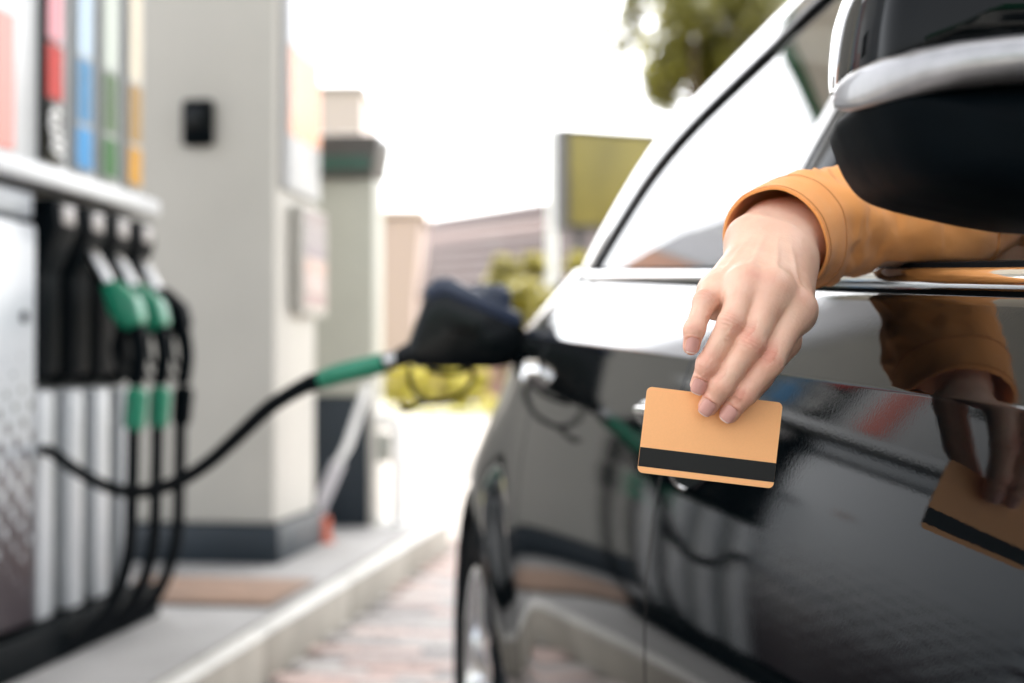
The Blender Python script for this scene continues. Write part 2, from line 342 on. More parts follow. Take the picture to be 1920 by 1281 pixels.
MB().tube([ql(632, 872), ql(652, 836), ql(690, 722)], [.016, .02, .02], n=12).build('handle', whitepaint, sq)
q0, q1 = ql(606, 935), ql(636, 866)
MB().tube([ql(600, 972), q0, q1], [.012, .03, .03], n=10, flat=.4).build('blade', mat('pale_rub', (.6, .58, .6), .5), sq)
oc = kroot('orange_marker', -1.60, 6.0, .146, 'small orange marker post at the foot of the column', 'marker post')
MB().lathe([(0, .0), (0, .045), (.015, .045), (.02, .032), (.10, .030), (.11, .024), (.112, 0)], 'z', n=20).build('cone', mat('orange_cone', (.42, .07, .02), .6), oc)
hoop = kroot('guard_hoop', -1.42, 6.72, .146, 'low white guard hoop at the far end of the island', 'guard rail')
MB().tube(catmull([(-.34, 0, 0), (-.34, 0, .42), (-.28, 0, .5), (-.05, 0, .5), (.0, 0, .42), (0, 0, 0)], 8), .034, n=16).build('bent_tube', whitepaint, hoop)
MB().box((-.31, -.012, .3), (-.04, .012, .44), bev=.004).build('plate', mat('plate_grey', (.33, .34, .3), .5), hoop)
mt_ = kroot('rubber_mat', -1.62, 4.62, .147, 'flat brown mat lying on the island beside the pump', 'mat')
MB().box((-.34, -.26, 0), (.28, .26, .012), bev=.004).build('mat_sheet', mat('mat_brown', (.20, .125, .085), .85, noise_amt=.25, nscale=12, bump=.6, bscale=60), mt_)
MB().box((-.36, -.28, 0), (.30, .28, .006), bev=.002).build('mat_rim', mat('mat_rim', (.09, .075, .065), .8), mt_)

# ------------------------------------------------------------------ the car
PHI, D0 = R(8.402), .36306
cph, sph = math.cos(PHI), math.sin(PHI)
car = empty('car', (D0 * cph, D0 * sph, 0), PHI, 'glossy black car parked at the pump with its front window down', 'car')
def w2c(P): 
    dx, dy = P[0] - D0 * cph, P[1] - D0 * sph
    return Vector((dx * cph + dy * sph, -dx * sph + dy * cph, P[2]))
WID = 1.78; WS, WH, WR = 2.55, .325, .325; FS = -.12; ARC = .37
def taper(S): return (.35 * max(S - 2.25, 0) ** 2 * (1 if S < 2.7 else .9 / (S - 1.8)) + .10 * max(-.35 - S, 0) ** 2)
def hr(S): return .881 + .0457 * (S - .72)
def hb(S): return .907 + .0655 * S if S > 0 else .907 + .09 * S
def flare(S, h):
    r = 0
    for c_ in (WS, FS):
        d = math.hypot(S - c_, h - WH); r += (1 if c_ != WS else min(1, max(.35, .35 + .65 * (S - 2.15) / .35))) * (.045 if c_ == WS else .03) * math.exp(-(max(d - .37, 0) / .13) ** 2) * (1 if h < .9 else math.exp(-((h - .9) / .05) ** 2))
    return r
def mslope(S):
    u = min(max((S - 1.0) / .8, 0), 1); return .82 + .06 * u * u * (3 - 2 * u)
def tside(S, h):
    Rr = hr(S); A = .63 + .02 * (S - .64); u = (h - A) / (Rr - A)
    lowv = -.046 * (1 - u * u) if h > A else -.046 + .25 * (A - h) ** 2
    e = (h - Rr)
    v = lowv if e < 0 else mslope(S) * e
    # small radius on the crease
    k = .004
    if abs(e) < k: v = lowv + 0 if e < 0 else v
    return v + taper(S) - flare(S, h)
def tbelt(S): return mslope(S) * (hb(S) - hr(S)) + taper(S)
def tgl(S, h):
    d = h - hb(S); return tbelt(S) + .012 + .5 * d + .3 * d * abs(d)
def arch_lo(S, base):
    for c_ in (WS, FS):
        q = ARC ** 2 - (S - c_) ** 2
        if q > 0: return max(base, WH + math.sqrt(q))
    return base
def s_samples(a, b, step=.03):
    S = list(np.arange(a, b, step)) + [b]
    for c_ in (WS, FS):
        S += [c_ + ARC * math.cos(t) for t in np.linspace(0, math.pi, 41)]
    S = sorted(x for x in S if a <= x <= b); out = [S[0]]
    for x in S[1:]:
        if x - out[-1] > .002: out.append(x)
    return out
def side_panel(name, a, b, base=.30, top=lambda S: hb(S) - .018, flange=.022, parent=car, mirror=False, mt=None, step=.03):
    cols = []
    for S in s_samples(a, b, step):
        lo = arch_lo(S, base); hi = top(S); Rr = hr(S)
        hs = list(np.linspace(lo, Rr - .004, 34)) + [Rr - .002, Rr - .0007, Rr + .0007, Rr + .002] + list(np.linspace(Rr + .004, hi, 12))
        c_ = [(tside(S, h), S, h) for h in hs]
        c_ = [(c_[0][0] + flange * 2, S, c_[0][2] + .002), (c_[0][0] + .003, S, c_[0][2] - .001)] + c_ + [(c_[-1][0] + .003, S, c_[-1][2] + .001), (c_[-1][0] + flange, S, c_[-1][2] + .0005)]
        cols.append(c_)
    def inset(c, d, ds): return [(p[0] + d, p[1] + ds, p[2]) for p in c]
    cols = [inset(cols[0], flange, -.001), inset(cols[0], .002, -.001)] + cols + [inset(cols[-1], .002, .001), inset(cols[-1], flange, .001)]
    if mirror: cols = [[(WID - p[0], p[1], p[2]) for p in c] for c in cols]
    return MB().grid(cols).build(name, mt or paint, parent, smooth=50)
FD0, FD1, RD1 = .16, 1.30, 2.09
fender = side_panel('front_fender', -.86, FD0 - .005, top=lambda S: hb(S) - .004)
fdoor = side_panel('front_door', FD0, FD1 - .003)
rdoor = side_panel('rear_door', FD1 + .003, RD1 - .003)
quarter = side_panel('rear_quarter_panel', RD1 + .003, 3.25, top=lambda S: hb(S) - .018 if S < 2.3 else hb(S) + .004, step=.04)
side_panel('far_side_panel', -.86, 3.25, mirror=True, step=.05, top=lambda S: hb(S) - .002)
# sill below the doors
sill = MB(); rows = []
for S in np.linspace(FS + ARC + .01, WS - ARC - .01, 40):
    t0 = tside(S, .30); rows.append([(t0 + .05, S, .295), (t0 + .012, S, .29), (t0 + .004, S, .25), (t0 + .03, S, .19), (t0 + .12, S, .17)])
sill.grid(rows).build('sill', blk, car)
sm = MB(); sm.grid([[(WID - p[0], p[1], p[2]) for p in r] for r in rows]).build('sill', blk, car)
# belt moulding
bs = list(np.linspace(.12, 2.30, 74)); rows = []
for S in bs:
    t0 = tbelt(S); h0 = hb(S)
    rows.append([(t0 + .02, S, h0 + .001), (t0 + .006, S, h0 + .0012), (t0 + .001, S, h0 - .001), (t0 - .0025, S, h0 - .006), (t0 - .0032, S, h0 - .010), (t0 - .002, S, h0 - .0135), (t0 + .008, S, h0 - .0145)])
MB().grid(rows).build('belt_moulding', chrome, car, smooth=60)
MB().grid([[(tbelt(S) + .004, S, hb(S) - .012), (tbelt(S) + .004, S, hb(S) - .03)] for S in bs]).build('belt_seal', rubber, car)
MB().grid([[(tbelt(S) + .014, S, hb(S) - .004), (tbelt(S) + .015, S, hb(S) + .005), (tbelt(S) + .022, S, hb(S) + .006), (tbelt(S) + .024, S, hb(S) - .01)] for S in bs]).build('window_seal', rubber, car)

# greenhouse: window outline and outer edge on the glass surface (distance back, height)
DLO = [(.02, .935), (.2, 1.09), (.42, 1.24), (.7, 1.37), (1.05, 1.43), (1.4, 1.436), (1.66, 1.417), (1.818, 1.39), (1.915, 1.35), (2.076, 1.297), (2.167, 1.259), (2.234, 1.205), (2.272, 1.127), (2.295, 1.066)]
OUT = [(-.12, .92), (.1, 1.11), (.34, 1.28), (.64, 1.425), (1.05, 1.487), (1.42, 1.494), (1.75, 1.478), (2.024, 1.447), (2.10, 1.417), (2.20, 1.376), (2.31, 1.335), (2.39, 1.296), (2.45, 1.22), (2.49, 1.14)]
D_ = smooth_curve(DLO, 8); O_ = smooth_curve(OUT, 8)
def gpt(S, h, off=0, mir=False):
    x = tgl(S, max(h, hb(S) - .02)) + off; return (WID - x if mir else x, S, h)
for mir in (False, True):
    rows = []
    for (a, b_) in zip(D_, O_):
        r = [gpt(a[0], a[1], .012, mir), gpt(a[0], a[1], .001, mir)]
        for u in np.linspace(0, 1, 9): r.append(gpt(a[0] + (b_[0] - a[0]) * u, a[1] + (b_[1] - a[1]) * u, .02 * max(u - .6, 0) ** 1.5, mir))
        rows.append(r)
    MB().grid(rows).build('roof_rail', paint, car, smooth=50)
# thin chrome line round the window opening
def on_glass(P, off): return [gpt(s_, h_, off) for s_, h_ in P]
MB().tube(on_glass([p for p in D_ if p[0] > .3], -.001), .0035, n=8).build('window_trim', satin, car)
# C-pillar: from the belt moulding's end to the tail
rows = []
for S in np.linspace(2.295, 3.2, 40):
    top = lerp_curve(O_, S) if S < 2.49 else 1.14 - (S - 2.49) * .10
    top = max(top, hb(S) + .006)
    lo = hb(S) + .001
    if S < 2.49:
        rows.append([gpt(S, lo + (top - lo) * u, 0) for u in np.linspace(0, 1, 8)])
    else: rows.append([gpt(S, lo + (top - lo) * u, 0) for u in np.linspace(0, 1, 8)])
MB().grid(rows).build('rear_pillar', paint, car, smooth=50)
MB().grid([[(WID - p[0], p[1], p[2]) for p in r] for r in rows]).build('rear_pillar', paint, car, smooth=50)
# rear door glass, B pillar
def glass(name, a, b_, m, off, parent, mir=False, hfn=None):
    rows = []
    for S in np.linspace(a, b_, 28):
        hi = lerp_curve(D_, S) + .006; lo = hb(S) - .004
        rows.append([gpt(S, lo + (hi - lo) * u, off, mir) for u in np.linspace(0, 1, 12)])
    return MB().grid(rows).build(name, m, parent, smooth=60)
glass('rear_side_window', 1.434, 2.293, cglass, .008, car)
glass('front_side_window', .05, 2.13, cglass, .008, car, True)
pil = MB(); rows = []
for h_u in np.linspace(0, 1, 12):
    r = []
    for S, off in ((1.288, .03), (1.29, .002), (1.293, 0), (1.372, 0), (1.374, .003), (1.380, .003), (1.382, .001), (1.431, .001), (1.434, .004), (1.435, .02)):
        lo, hi = hb(S) - .01, lerp_curve(D_, S) + .004; r.append(gpt(S, lo + (hi - lo) * h_u, off))
    rows.append(r)
pil.grid(rows).build('door_pillar', blkg, car, smooth=40)
rows = [[gpt(S, hb(S) - .01 + (lerp_curve(D_, S) + .004 - hb(S) + .01) * u, -.0015) for S in (1.384, 1.428)] for u in np.linspace(0, 1, 8)]
MB().grid(rows).build('pillar_trim', satin, car, smooth=40)
# roof, windscreen, bonnet, tail
def cross(curveA, name, m, bulge, k=18, off=0):
    rows = []
    for S, h in curveA:
        a = Vector(gpt(S, h, .02 * .4 ** 1.5 + off)); b2 = Vector((WID - a.x, a.y, a.z)); r = []
        for u in np.linspace(0, 1, k):
            p = a.lerp(b2, u); q = 1 - (2 * u - 1) ** 2; p.z += bulge[0] * q; p.y += bulge[1] * q; r.append(p)
        rows.append(r)
    return MB().grid(rows).build(name, m, car, smooth=50)
cross([p for p in O_ if p[0] >= .60 and p[0] < 2.12], 'roof', paint, (.045, 0))
cross([p for p in O_ if p[0] <= .65], 'windscreen', cglass, (.035, -.12))
cross([p for p in O_ if p[0] >= 2.09], 'rear_window', cglass, (.04, .05))
rows = []
for S in np.linspace(-.86, .0, 20):
    r = []
    for u in np.linspace(0, 1, 18):
        q = 1 - (2 * u - 1) ** 2; x = tside(S, hb(S) - .004) + u * (WID - 2 * tside(S, hb(S) - .004)); r.append((x, S - .1 * q * (S > -.8), hb(S) - .002 + .06 * q * min(1, (S + 1.0) / .3)))
    rows.append(r)
MB().grid(rows).build('bonnet', paint, car, smooth=50)
rows = []
for S in np.linspace(2.5, 3.25, 16):
    a = gpt(S, max(1.14 - (S - 2.49) * .10, hb(S) + .006)); r = []
    for u in np.linspace(0, 1, 14): q = 1 - (2 * u - 1) ** 2; r.append((a[0] + u * (WID - 2 * a[0]), S + .05 * q, a[2] + .02 * q))
    rows.append(r)
MB().grid(rows).build('tailgate', paint, car, smooth=50)
rows = []
for h in np.linspace(.25, 1.1, 14):
    a = tside(3.25, min(h, 1.0)); rows.append([(a + u * (WID - 2 * a), 3.25 + .12 * (1 - (2 * u - 1) ** 2) * (1 - ((h - .6) / .6) ** 2), h) for u in np.linspace(0, 1, 14)])
MB().grid(rows).build('rear_bumper', paint, car, smooth=50)
rows = []
for h in np.linspace(.2, .84, 14):
    a = tside(-.86, h); rows.append([(a + u * (WID - 2 * a), -.86 - .16 * (1 - (2 * u - 1) ** 2) - .05 * (1 - ((h - .5) / .4) ** 2), h) for u in np.linspace(0, 1, 14)])
MB().grid(rows).build('front_bumper', paint, car, smooth=50)
# floor pan and inner trim keep daylight out from below and behind the seams
dark = mat('cabin_dark', (.012, .015, .02), .8)
MB().box((.16, -.75, .2), (WID - .16, 3.0, .24)).build('floor_pan', dark, car, smooth=None)
MB().grid([[(tside(S, .6) + .10, S, .24), (tside(S, .6) + .10, S, .8), (tbelt(S) + .045, S, hb(S) - .012), (tbelt(S) + .03, S, hb(S) - .004)] for S in np.linspace(.1, 2.1, 20)]).build('door_trim', dark, car)
MB().grid([[(WID - .16, S, .24), (WID - .16, S, .85), (WID - tbelt(S) - .03, S, hb(S) - .004)] for S in np.linspace(.1, 2.1, 20)]).build('door_trim', dark, car)
MB().box((.2, -.25, .4), (WID - .2, .1, .93), bev=.05).build('dashboard', dark, car)
seatm = mat('seat_cloth', (.022, .027, .035), .8, noise_amt=.2, nscale=80)
for x0 in (.26, 1.02):
    st = MB().prism([(1.0, .35), (1.42, .35), (1.62, 1.0), (1.52, 1.02), (1.32, .55), (.95, .56)], 'x', x0, x0 + .5, bev=.05, seg=3).build('front_seat', seatm, car)
    MB().box((x0 + .12, 1.53, 1.04), (x0 + .38, 1.63, 1.22), bev=.035, seg=3).build('headrest', seatm, st)
MB().prism([(1.75, .35), (2.35, .35), (2.55, .95), (2.45, .98), (2.2, .55), (1.72, .55)], 'x', .25, WID - .25, bev=.05, seg=3).build('rear_seat', seatm, car)
# wheels
def wheel(S, mir=False):
    x0 = tside(S, WH + .35) + .006
    w_ = empty('wheel', (WID - x0 if mir else x0, S, WH)); w_.parent = car
    if mir: w_.rotation_euler = (0, 0, math.pi)
    MB().lathe([(.06, .215), (.012, .222), (.0, .235), (-.002, .265), (.006, .295), (.02, .315), (.035, .322), (.10, .325), (.17, .322), (.19, .31), (.2, .27), (.195, .22), (.15, .21)], n=72).build('tyre', rubber, w_, smooth=40)
    rim = MB().lathe([(.015, .219), (.006, .216), (.008, .206), (.03, .2), (.12, .19), (.2, .19), (.2, .215)], n=64).build('rim', alloy, w_, smooth=40)
    for k in range(10):
        a = 2 * math.pi * k / 10 + (.1 if k % 2 else -.1) + .3; c_, s_ = math.cos(a), math.sin(a)
        def P(r, x, wd): return [(x, r * c_ - wd * s_, r * s_ + wd * c_), (x, r * c_ + wd * s_, r * s_ - wd * c_), (x + .03, r * c_ + wd * s_, r * s_ - wd * c_), (x + .03, r * c_ - wd * s_, r * s_ + wd * c_)]
        MB().loft([P(.045, .028, .013), P(.12, .012, .011), P(.207, .016, .014)]).build('spoke', alloy, w_, smooth=30)
    MB().lathe([(.02, 0), (.02, .03), (.028, .05), (.05, .062), (.07, .062)], n=32).build('hub_cap', alloy, w_)
    MB().lathe([(.10, .05), (.10, .15), (.12, .15), (.12, .05)], n=40).build('brake_disc', satin, w_)
    # dark liner of the arch
    MB().lathe([(-.0, ARC - .004), (.06, ARC + .02), (.34, ARC + .02), (.34, .05)], n=40, a0=-.3, a1=math.pi + .3).build('arch_liner', dark, w_)
for S in (WS, FS): wheel(S); wheel(S, True)
# door handle
HS, HH = 1.215, .842
def door_nrm(S, h):
    e = .002; a = Vector((tside(S + e, h) - tside(S - e, h), 2 * e, 0)); b_ = Vector((tside(S, h + e) - tside(S, h - e), 0, 2 * e)); n_ = a.cross(b_).normalized(); return -n_ if n_.x > 0 else n_
def on_door(S, h, off): return Vector((tside(S, h), S, h)) + door_nrm(S, h) * off
cup = MB(); rings = []
for rr, dp in ((1.06, .0012), (1.0, .0022), (.96, .0008), (.93, -.001)):
    rings.append([on_door(HS + .075 * rr * math.cos(a), HH - .012 + .036 * rr * math.sin(a), dp) for a in np.linspace(0, 2 * math.pi, 48, endpoint=False)])
cup.loft(rings, cap=False); cu = cup.build('handle_cup_rim', paint, fdoor, smooth=50)
rings = [[on_door(HS + .075 * rr * math.cos(a), HH - .012 + .036 * rr * math.sin(a), dp) for a in np.linspace(0, 2 * math.pi, 48, endpoint=False)] for rr, dp in ((.96, .0011), (.6, .0007), (.05, .0006))]
MB().loft(rings).build('handle_cup', blkg, fdoor, smooth=50)
hp = [on_door(S, HH + .008, o_) for S, o_ in ((HS - .1, .004), (HS - .09, .022), (HS - .05, .031), (HS, .034), (HS + .05, .033), (HS + .085, .026), (HS + .1, .004))]
MB().tube(catmull(hp, 6), .0105, n=14, flat=1.25).build('door_handle', blkg, fdoor, smooth=50)
hp2 = [on_door(S, HH + .008, o_) for S, o_ in ((HS - .07, .0385), (HS, .0445), (HS + .06, .0425))]
MB().tube(catmull(hp2, 6), .0042, n=10).build('handle_trim', chrome, fdoor, smooth=50)
# filler flap and neck
FLS, FLH = 2.44, .948
fq = MB().prism([(FLS + .05, FLH + .015), (FLS + .056, FLH + .015), (FLS + .056, FLH + .10), (FLS + .05, FLH + .10)], 'x', tside(FLS, FLH) - .075, tside(FLS, FLH) - .01, bev=.002)
fq.build('fuel_flap', navy, quarter)

MB().lathe([(.004, .0), (-.012, .008), (-.018, .014), (-.014, .018), (.004, .019)], n=24, M=Matrix.Translation(on_door(2.10, .892, .004))).build('chrome_dome', chrome, quarter)  # small chrome dome added to make the bright glint below the nozzle
# side mirror
mirr = empty('side_mirror'); mirr.parent = car; mirr.location = (.0075, 0, .003)
MY = .70
def mp2(px, py, dy=0): return w2c(at(px, py, MY + dy))
def bowl(name, outline, centre, depth, m, parent, pw=2.4, back=.07, rim=.0, lean=0):
    O2 = [mp2(*p) for p in smooth_closed(outline)]; c_ = mp2(*centre); rings = []
    for rr in (0.02, .2, .4, .55, .68, .78, .86, .92, .96, .985, 1.0):
        d = depth * (1 - rr ** pw) ** (1 / pw) if rr < 1 else 0
        rings.append([c_.lerp(p, rr) + Vector((0, -d, 0)) for p in O2])
    rings.append([c_.lerp(p, .94) + Vector((0, back * .6, 0)) for p in O2]); rings.append([c_.lerp(p, .84) + Vector((0, back, 0)) for p in O2])
    return MB().loft(rings).build(name, m, parent, smooth=60)
def smooth_closed(P, n=5):
    P = [Vector((*p, 0)) for p in P]; out = []; N_ = len(P)
    for i in range(N_):
        a, b_, c_, d_ = P[i - 1], P[i], P[(i + 1) % N_], P[(i + 2) % N_]
        for k in range(n):
            t = k / n; v = .5 * ((2 * b_) + (c_ - a) * t + (2 * a - 5 * b_ + 4 * c_ - d_) * t * t + (3 * b_ - a - 3 * c_ + d_) * t ** 3); out.append((v.x, v.y))
    return out
capm = mat('mirror_cap_black', (.0006, .0012, .0016), rough=.03, spec=.11)
bowl('cap', [(1582, 150), (1584, 60), (1600, -30), (1640, -105), (1740, -150), (1900, -165), (2060, -150), (2130, -60), (2140, 60), (2130, 130), (1990, 150), (1800, 160), (1640, 165), (1596, 165)], (1850, 10), .048, capm, mirr, pw=5)
bowl('lower_shell', [(1584, 205), (1640, 190), (1700, 185), (1850, 180), (2000, 180), (2120, 185), (2140, 300), (2110, 410), (2030, 446), (1930, 436), (1830, 416), (1730, 392), (1665, 366), (1625, 322), (1598, 265)], (1850, 300), .05, blk, mirr, pw=3.4)
lens = mat('clear_lens', (.24, .235, .235), rough=.32, metal=.6, noise_amt=.1, nscale=120, coat=1)
rings = []
for x_, yc, hh_, dd, ry in ((1553, 186, 8, .010, .004), (1557, 185, 24, .006, .010), (1566, 184, 36, -.004, .014), (1584, 182, 41, -.020, .016), (1620, 178, 42, -.034, .017), (1680, 170, 41, -.042, .017), (1760, 163, 41, -.046, .017), (1850, 157, 42, -.048, .017), (2000, 152, 43, -.046, .017), (2100, 150, 43, -.03, .017), (2140, 150, 36, 0, .015)):
    c_ = mp2(x_, yc); hz = hh_ * MY / FPX
    rings.append([c_ + Vector((0, dd - ry * abs(math.cos(a)) ** .7 * (1 if math.cos(a) > 0 else -1), hz * abs(math.sin(a)) ** .7 * (1 if math.sin(a) > 0 else -1))) for a in np.linspace(0, 2 * math.pi, 32, endpoint=False)])
MB().loft(rings).build('indicator_strip', lens, mirr, smooth=60)
MB().loft([[mp2(x_, y_, .0) + Vector((0, d_, 0)) for x_, y_ in ((2020, 300), (2180, 300), (2190, 440), (2040, 445))] for d_ in (0, .06)]).build('foot', blk, mirr)
MB().grid([[mp2(x_, y_) + Vector((0, .066, 0)) for x_ in (1700, 1850, 2080)] for y_ in (-60, 100, 340)]).build('mirror_glass', chrome, mirr)

# ------------------------------------------------------------------ fuel nozzle in the filler with its hose
nzr = empty('fuel_nozzle', car.matrix_basis @ Vector((tside(FLS, FLH), FLS, FLH)), PHI, 'black fuel nozzle pushed into the car filler with a long hose to the pump', 'fuel nozzle')
nbase = Vector((0, 0, 0)); CWM = Matrix.Translation((D0 * cph, D0 * sph, 0)) @ Matrix.Rotation(PHI, 4, 'Z')
NO = CWM @ Vector((tside(FLS, FLH), FLS, FLH)); nzr.location = NO; NM = (Matrix.Translation(NO) @ Matrix.Rotation(PHI, 4, 'Z')).inverted()
NZY = NO.y - .01
def nl(px, py, dY=0): return NM @ at(px, py, NZY + dY)
def poly_xz(P): return [(nl(*p).x, nl(*p).z) for p in P]
MB().prism(poly_xz([(783, 590), (800, 545), (830, 530), (968, 592), (985, 622), (984, 668), (940, 690), (860, 690), (775, 690), (757, 664)]), 'y', -.034, .034, bev=.014, seg=3).build('body', blkg, nzr)
MB().prism(poly_xz([(790, 548), (812, 524), (838, 522), (972, 588), (982, 610), (960, 612), (830, 556), (800, 566)]), 'y', -.037, .037, bev=.006, seg=2).build('top_cover', navy, nzr)  # upper facet, its sky reflection put into the navy colour
MB().tube([nl(975, 640), nl(1000, 655), nl(1030, 675)], .0125, n=16).build('spout', satin, nzr)
MB().tube(catmull([nl(768, 686), nl(772, 725), nl(800, 752), nl(850, 748), nl(885, 715), nl(884, 690)], 8), .0045, n=8).build('trigger_guard', blk, nzr)
MB().tube(catmull([nl(752, 757), nl(762, 768), nl(800, 752)], 6), .0045, n=8).build('guard_tip', blk, nzr)
MB().tube(catmull([nl(880, 690), nl(850, 700), nl(800, 694)], 6), .005, n=8).build('lever', blk, nzr)
cyl = MB().prism(poly_xz([(905, 545), (925, 530), (958, 548), (958, 590), (905, 566)]), 'y', -.02, .02, bev=.005); cyl.build('vent_cap', navy, nzr)
MB().tube([nl(775, 660), nl(756, 668), nl(738, 676)], [.02, .017, .014], n=16).build('neck', blkg, nzr)
MB().tube([nl(745, 672), nl(735, 675), nl(722, 679)], [.0135, .0165, .0165], n=18).build('swivel_ring', satin, nzr)
MB().tube(catmull([nl(723, 680), nl(690, 688, .02), nl(640, 700, .05), nl(605, 712, .09)], 6), [.0175] * 3 + [.018] * 13 + [.0175] * 2 + [.015], n=18).build('green_sleeve', green, nzr)
MB().tube(catmull([nl(607, 711, .088), nl(575, 722, .12), nl(545, 738, .17)], 6), [.0165] * 6 + [.015] * 6 + [.0125], n=16).build('strain_relief', blk, nzr)
HP = [nl(548, 736, .165), nl(500, 768, .24), nl(440, 824, .36), nl(390, 868, .48), nl(340, 900, .6), nl(290, 918, .72), nl(240, 922, .84), nl(190, 908, .96), nl(140, 880, 1.06), nl(100, 850, 1.14), nl(70, 840, 1.25)]
MB().tube(catmull(HP, 8), .0148, n=14).build('hose', rubber, nzr)

# ------------------------------------------------------------------ the payment card
CARDY = .890
cc = at(1331.5, 820.5, CARDY)
card = empty('payment_card', cc, 0, 'plain orange bank card with a black magnetic stripe held in the fingers', 'card')
card.rotation_euler = (R(-1.0), R(6.9), R(.5))
def rrect(w_, h_, r_, n_=8):
    P = []
    for cx_, cz_, a0 in ((w_ / 2 - r_, h_ / 2 - r_, 0), (-w_ / 2 + r_, h_ / 2 - r_, 90), (-w_ / 2 + r_, -h_ / 2 + r_, 180), (w_ / 2 - r_, -h_ / 2 + r_, 270)):
        P += [(cx_ + r_ * math.cos(R(a0 + 90 * k / n_)), cz_ + r_ * math.sin(R(a0 + 90 * k / n_))) for k in range(n_ + 1)]
    return P
MB().prism(rrect(.0856, .054, .0034), 'y', -.00038, .00038, bev=.0001, seg=1).build('card_body', cardm, card, smooth=30)
MB().box((-.04275, -.00046, -.0230), (.04275, -.00036, -.0110)).build('magnetic_stripe', stripem, card, smooth=None)

# ------------------------------------------------------------------ the person: hand, forearm, upper body
def smin(a, b_, k):
    h = np.clip(.5 + .5 * (b_ - a) / k, 0, 1); return b_ + (a - b_) * h - k * h * (1 - h)
def rcone(P, a, ra, b_, rb):
    a = np.array(a, np.float32); b_ = np.array(b_, np.float32); pad = max(ra, rb) + (.022 if P is not G2 else .12)
    lo_ = np.minimum(a, b_) - pad; hi_ = np.maximum(a, b_) + pad; sl_ = []
    for i in range(3):
        c1 = P[:, 0, 0, 0] if i == 0 else P[0, :, 0, 1] if i == 1 else P[0, 0, :, 2]
        sl_.append(slice(int(np.searchsorted(c1, lo_[i])), int(np.searchsorted(c1, hi_[i]))))
    sl_ = tuple(sl_); Q = P[sl_]; ba = b_ - a; L2 = float(ba @ ba); pa = Q - a; t = np.clip((pa @ ba) / np.float32(L2), 0, 1)
    out = np.full(P.shape[:3], .06 if P is not G2 else .4, np.float32)
    out[sl_] = np.sqrt(((pa - t[..., None] * ba) ** 2).sum(-1)) - (ra + (rb - ra) * t); return out
G2 = None
def surface_nets(f, org, h):
    nx, ny, nz = f.shape; s = f < 0
    c = np.zeros((nx - 1, ny - 1, nz - 1), np.int8); cs = [(i, j, k) for i in (0, 1) for j in (0, 1) for k in (0, 1)]
    for i, j, k in cs: c += s[i:nx - 1 + i, j:ny - 1 + j, k:nz - 1 + k]
    act = (c > 0) & (c < 8); idx = np.full(act.shape, -1, np.int64); ii = np.argwhere(act); idx[act] = np.arange(len(ii))
    acc = np.zeros((len(ii), 3)); cnt = np.zeros(len(ii))
    for a_ in cs:
        for ax in range(3):
            if a_[ax]: continue
            b2 = list(a_); b2[ax] = 1
            fa = f[ii[:, 0] + a_[0], ii[:, 1] + a_[1], ii[:, 2] + a_[2]]; fb = f[ii[:, 0] + b2[0], ii[:, 1] + b2[1], ii[:, 2] + b2[2]]
            m = (fa < 0) != (fb < 0); t = np.where(m, fa / np.where(m, fa - fb, 1), 0); p = np.tile(np.array(a_, float), (len(ii), 1)); p[:, ax] += t
            acc[m] += p[m]; cnt[m] += 1
    V = (ii + acc / cnt[:, None]) * h + org; F = []
    for ax in range(3):
        o1, o2 = [(1, 2), (2, 0), (0, 1)][ax]
        sl0 = [slice(1, -1)] * 3; sl0[ax] = slice(0, -1); sl1 = list(sl0); sl1[ax] = slice(1, None)
        A_, B_ = s[tuple(sl0)], s[tuple(sl1)]; e = np.argwhere(A_ != B_); st = A_[A_ != B_]
        off = np.array([1, 1, 1]); off[ax] = 0; e = e + off
        def cell(d1, d2):
            q = e.copy(); q[:, o1] -= d1; q[:, o2] -= d2; return idx[q[:, 0], q[:, 1], q[:, 2]]
        Q = np.stack([cell(1, 1), cell(0, 1), cell(0, 0), cell(1, 0)], 1); Q[~st] = Q[~st][:, ::-1]; F.append(Q)
    return V, np.concatenate(F)

A = lambda px, py, Y: np.array(at(px, py, Y))
W0 = A(1442, 466, .962)
J = {  # knuckle, middle joint, end joint, tip : with radii (m)
 'index':  ([A(1492, 577, .886), A(1443, 679, .870), A(1399, 735, .875), A(1367, 776, .8825)], [.0112, .0084, .0073, .0061]),
 'middle': ([A(1450, 541, .881), A(1407, 646, .866), A(1356, 720, .873), A(1328, 762, .8828)], [.0112, .0085, .0074, .0062]),
 'ring':   ([A(1400, 533, .884), A(1371, 606, .868), A(1328, 683, .873), A(1312, 722, .881)], [.0108, .0080, .0070, .0060]),
 'pinky':  ([A(1347, 546, .896), A(1322, 566, .880), A(1302, 618, .872), A(1296, 650, .874)], [.0092, .0070, .0061, .0053]),
 'thumb':  ([A(1478, 560, .938), A(1470, 640, .921), A(1420, 706, .911), A(1388, 752, .9005)], [.0135, .0108, .0098, .0085]),
}
ARM = [W0, A(1472, 443, 1.005), A(1530, 424, 1.035), A(1600, 414, 1.055), A(1760, 408, 1.085)]
vox = .00085
allp = np.array([p for j in J.values() for p in j[0]] + ARM[:3]); lo = allp.min(0) - .03; hi = allp.max(0) + .03
ax_ = [np.arange(lo[i], hi[i], vox) for i in range(3)]
G = np.stack(np.meshgrid(*ax_, indexing='ij'), -1).astype(np.float32)
axis = (ARM[1] - W0); axis /= np.linalg.norm(axis); back = (W0 - J['middle'][0][0]); back /= np.linalg.norm(back)
side = np.array(J['index'][0][0] - J['pinky'][0][0]); side /= np.linalg.norm(side)       # little finger -> index
dors = np.cross(side, back); dors /= np.linalg.norm(dors)
if dors[2] < 0: dors = -dors
sd = side - axis * (side @ axis); sd /= np.linalg.norm(sd)
palm = None
def U(d, k):
    global palm
    palm = d if palm is None else smin(palm, d, k)
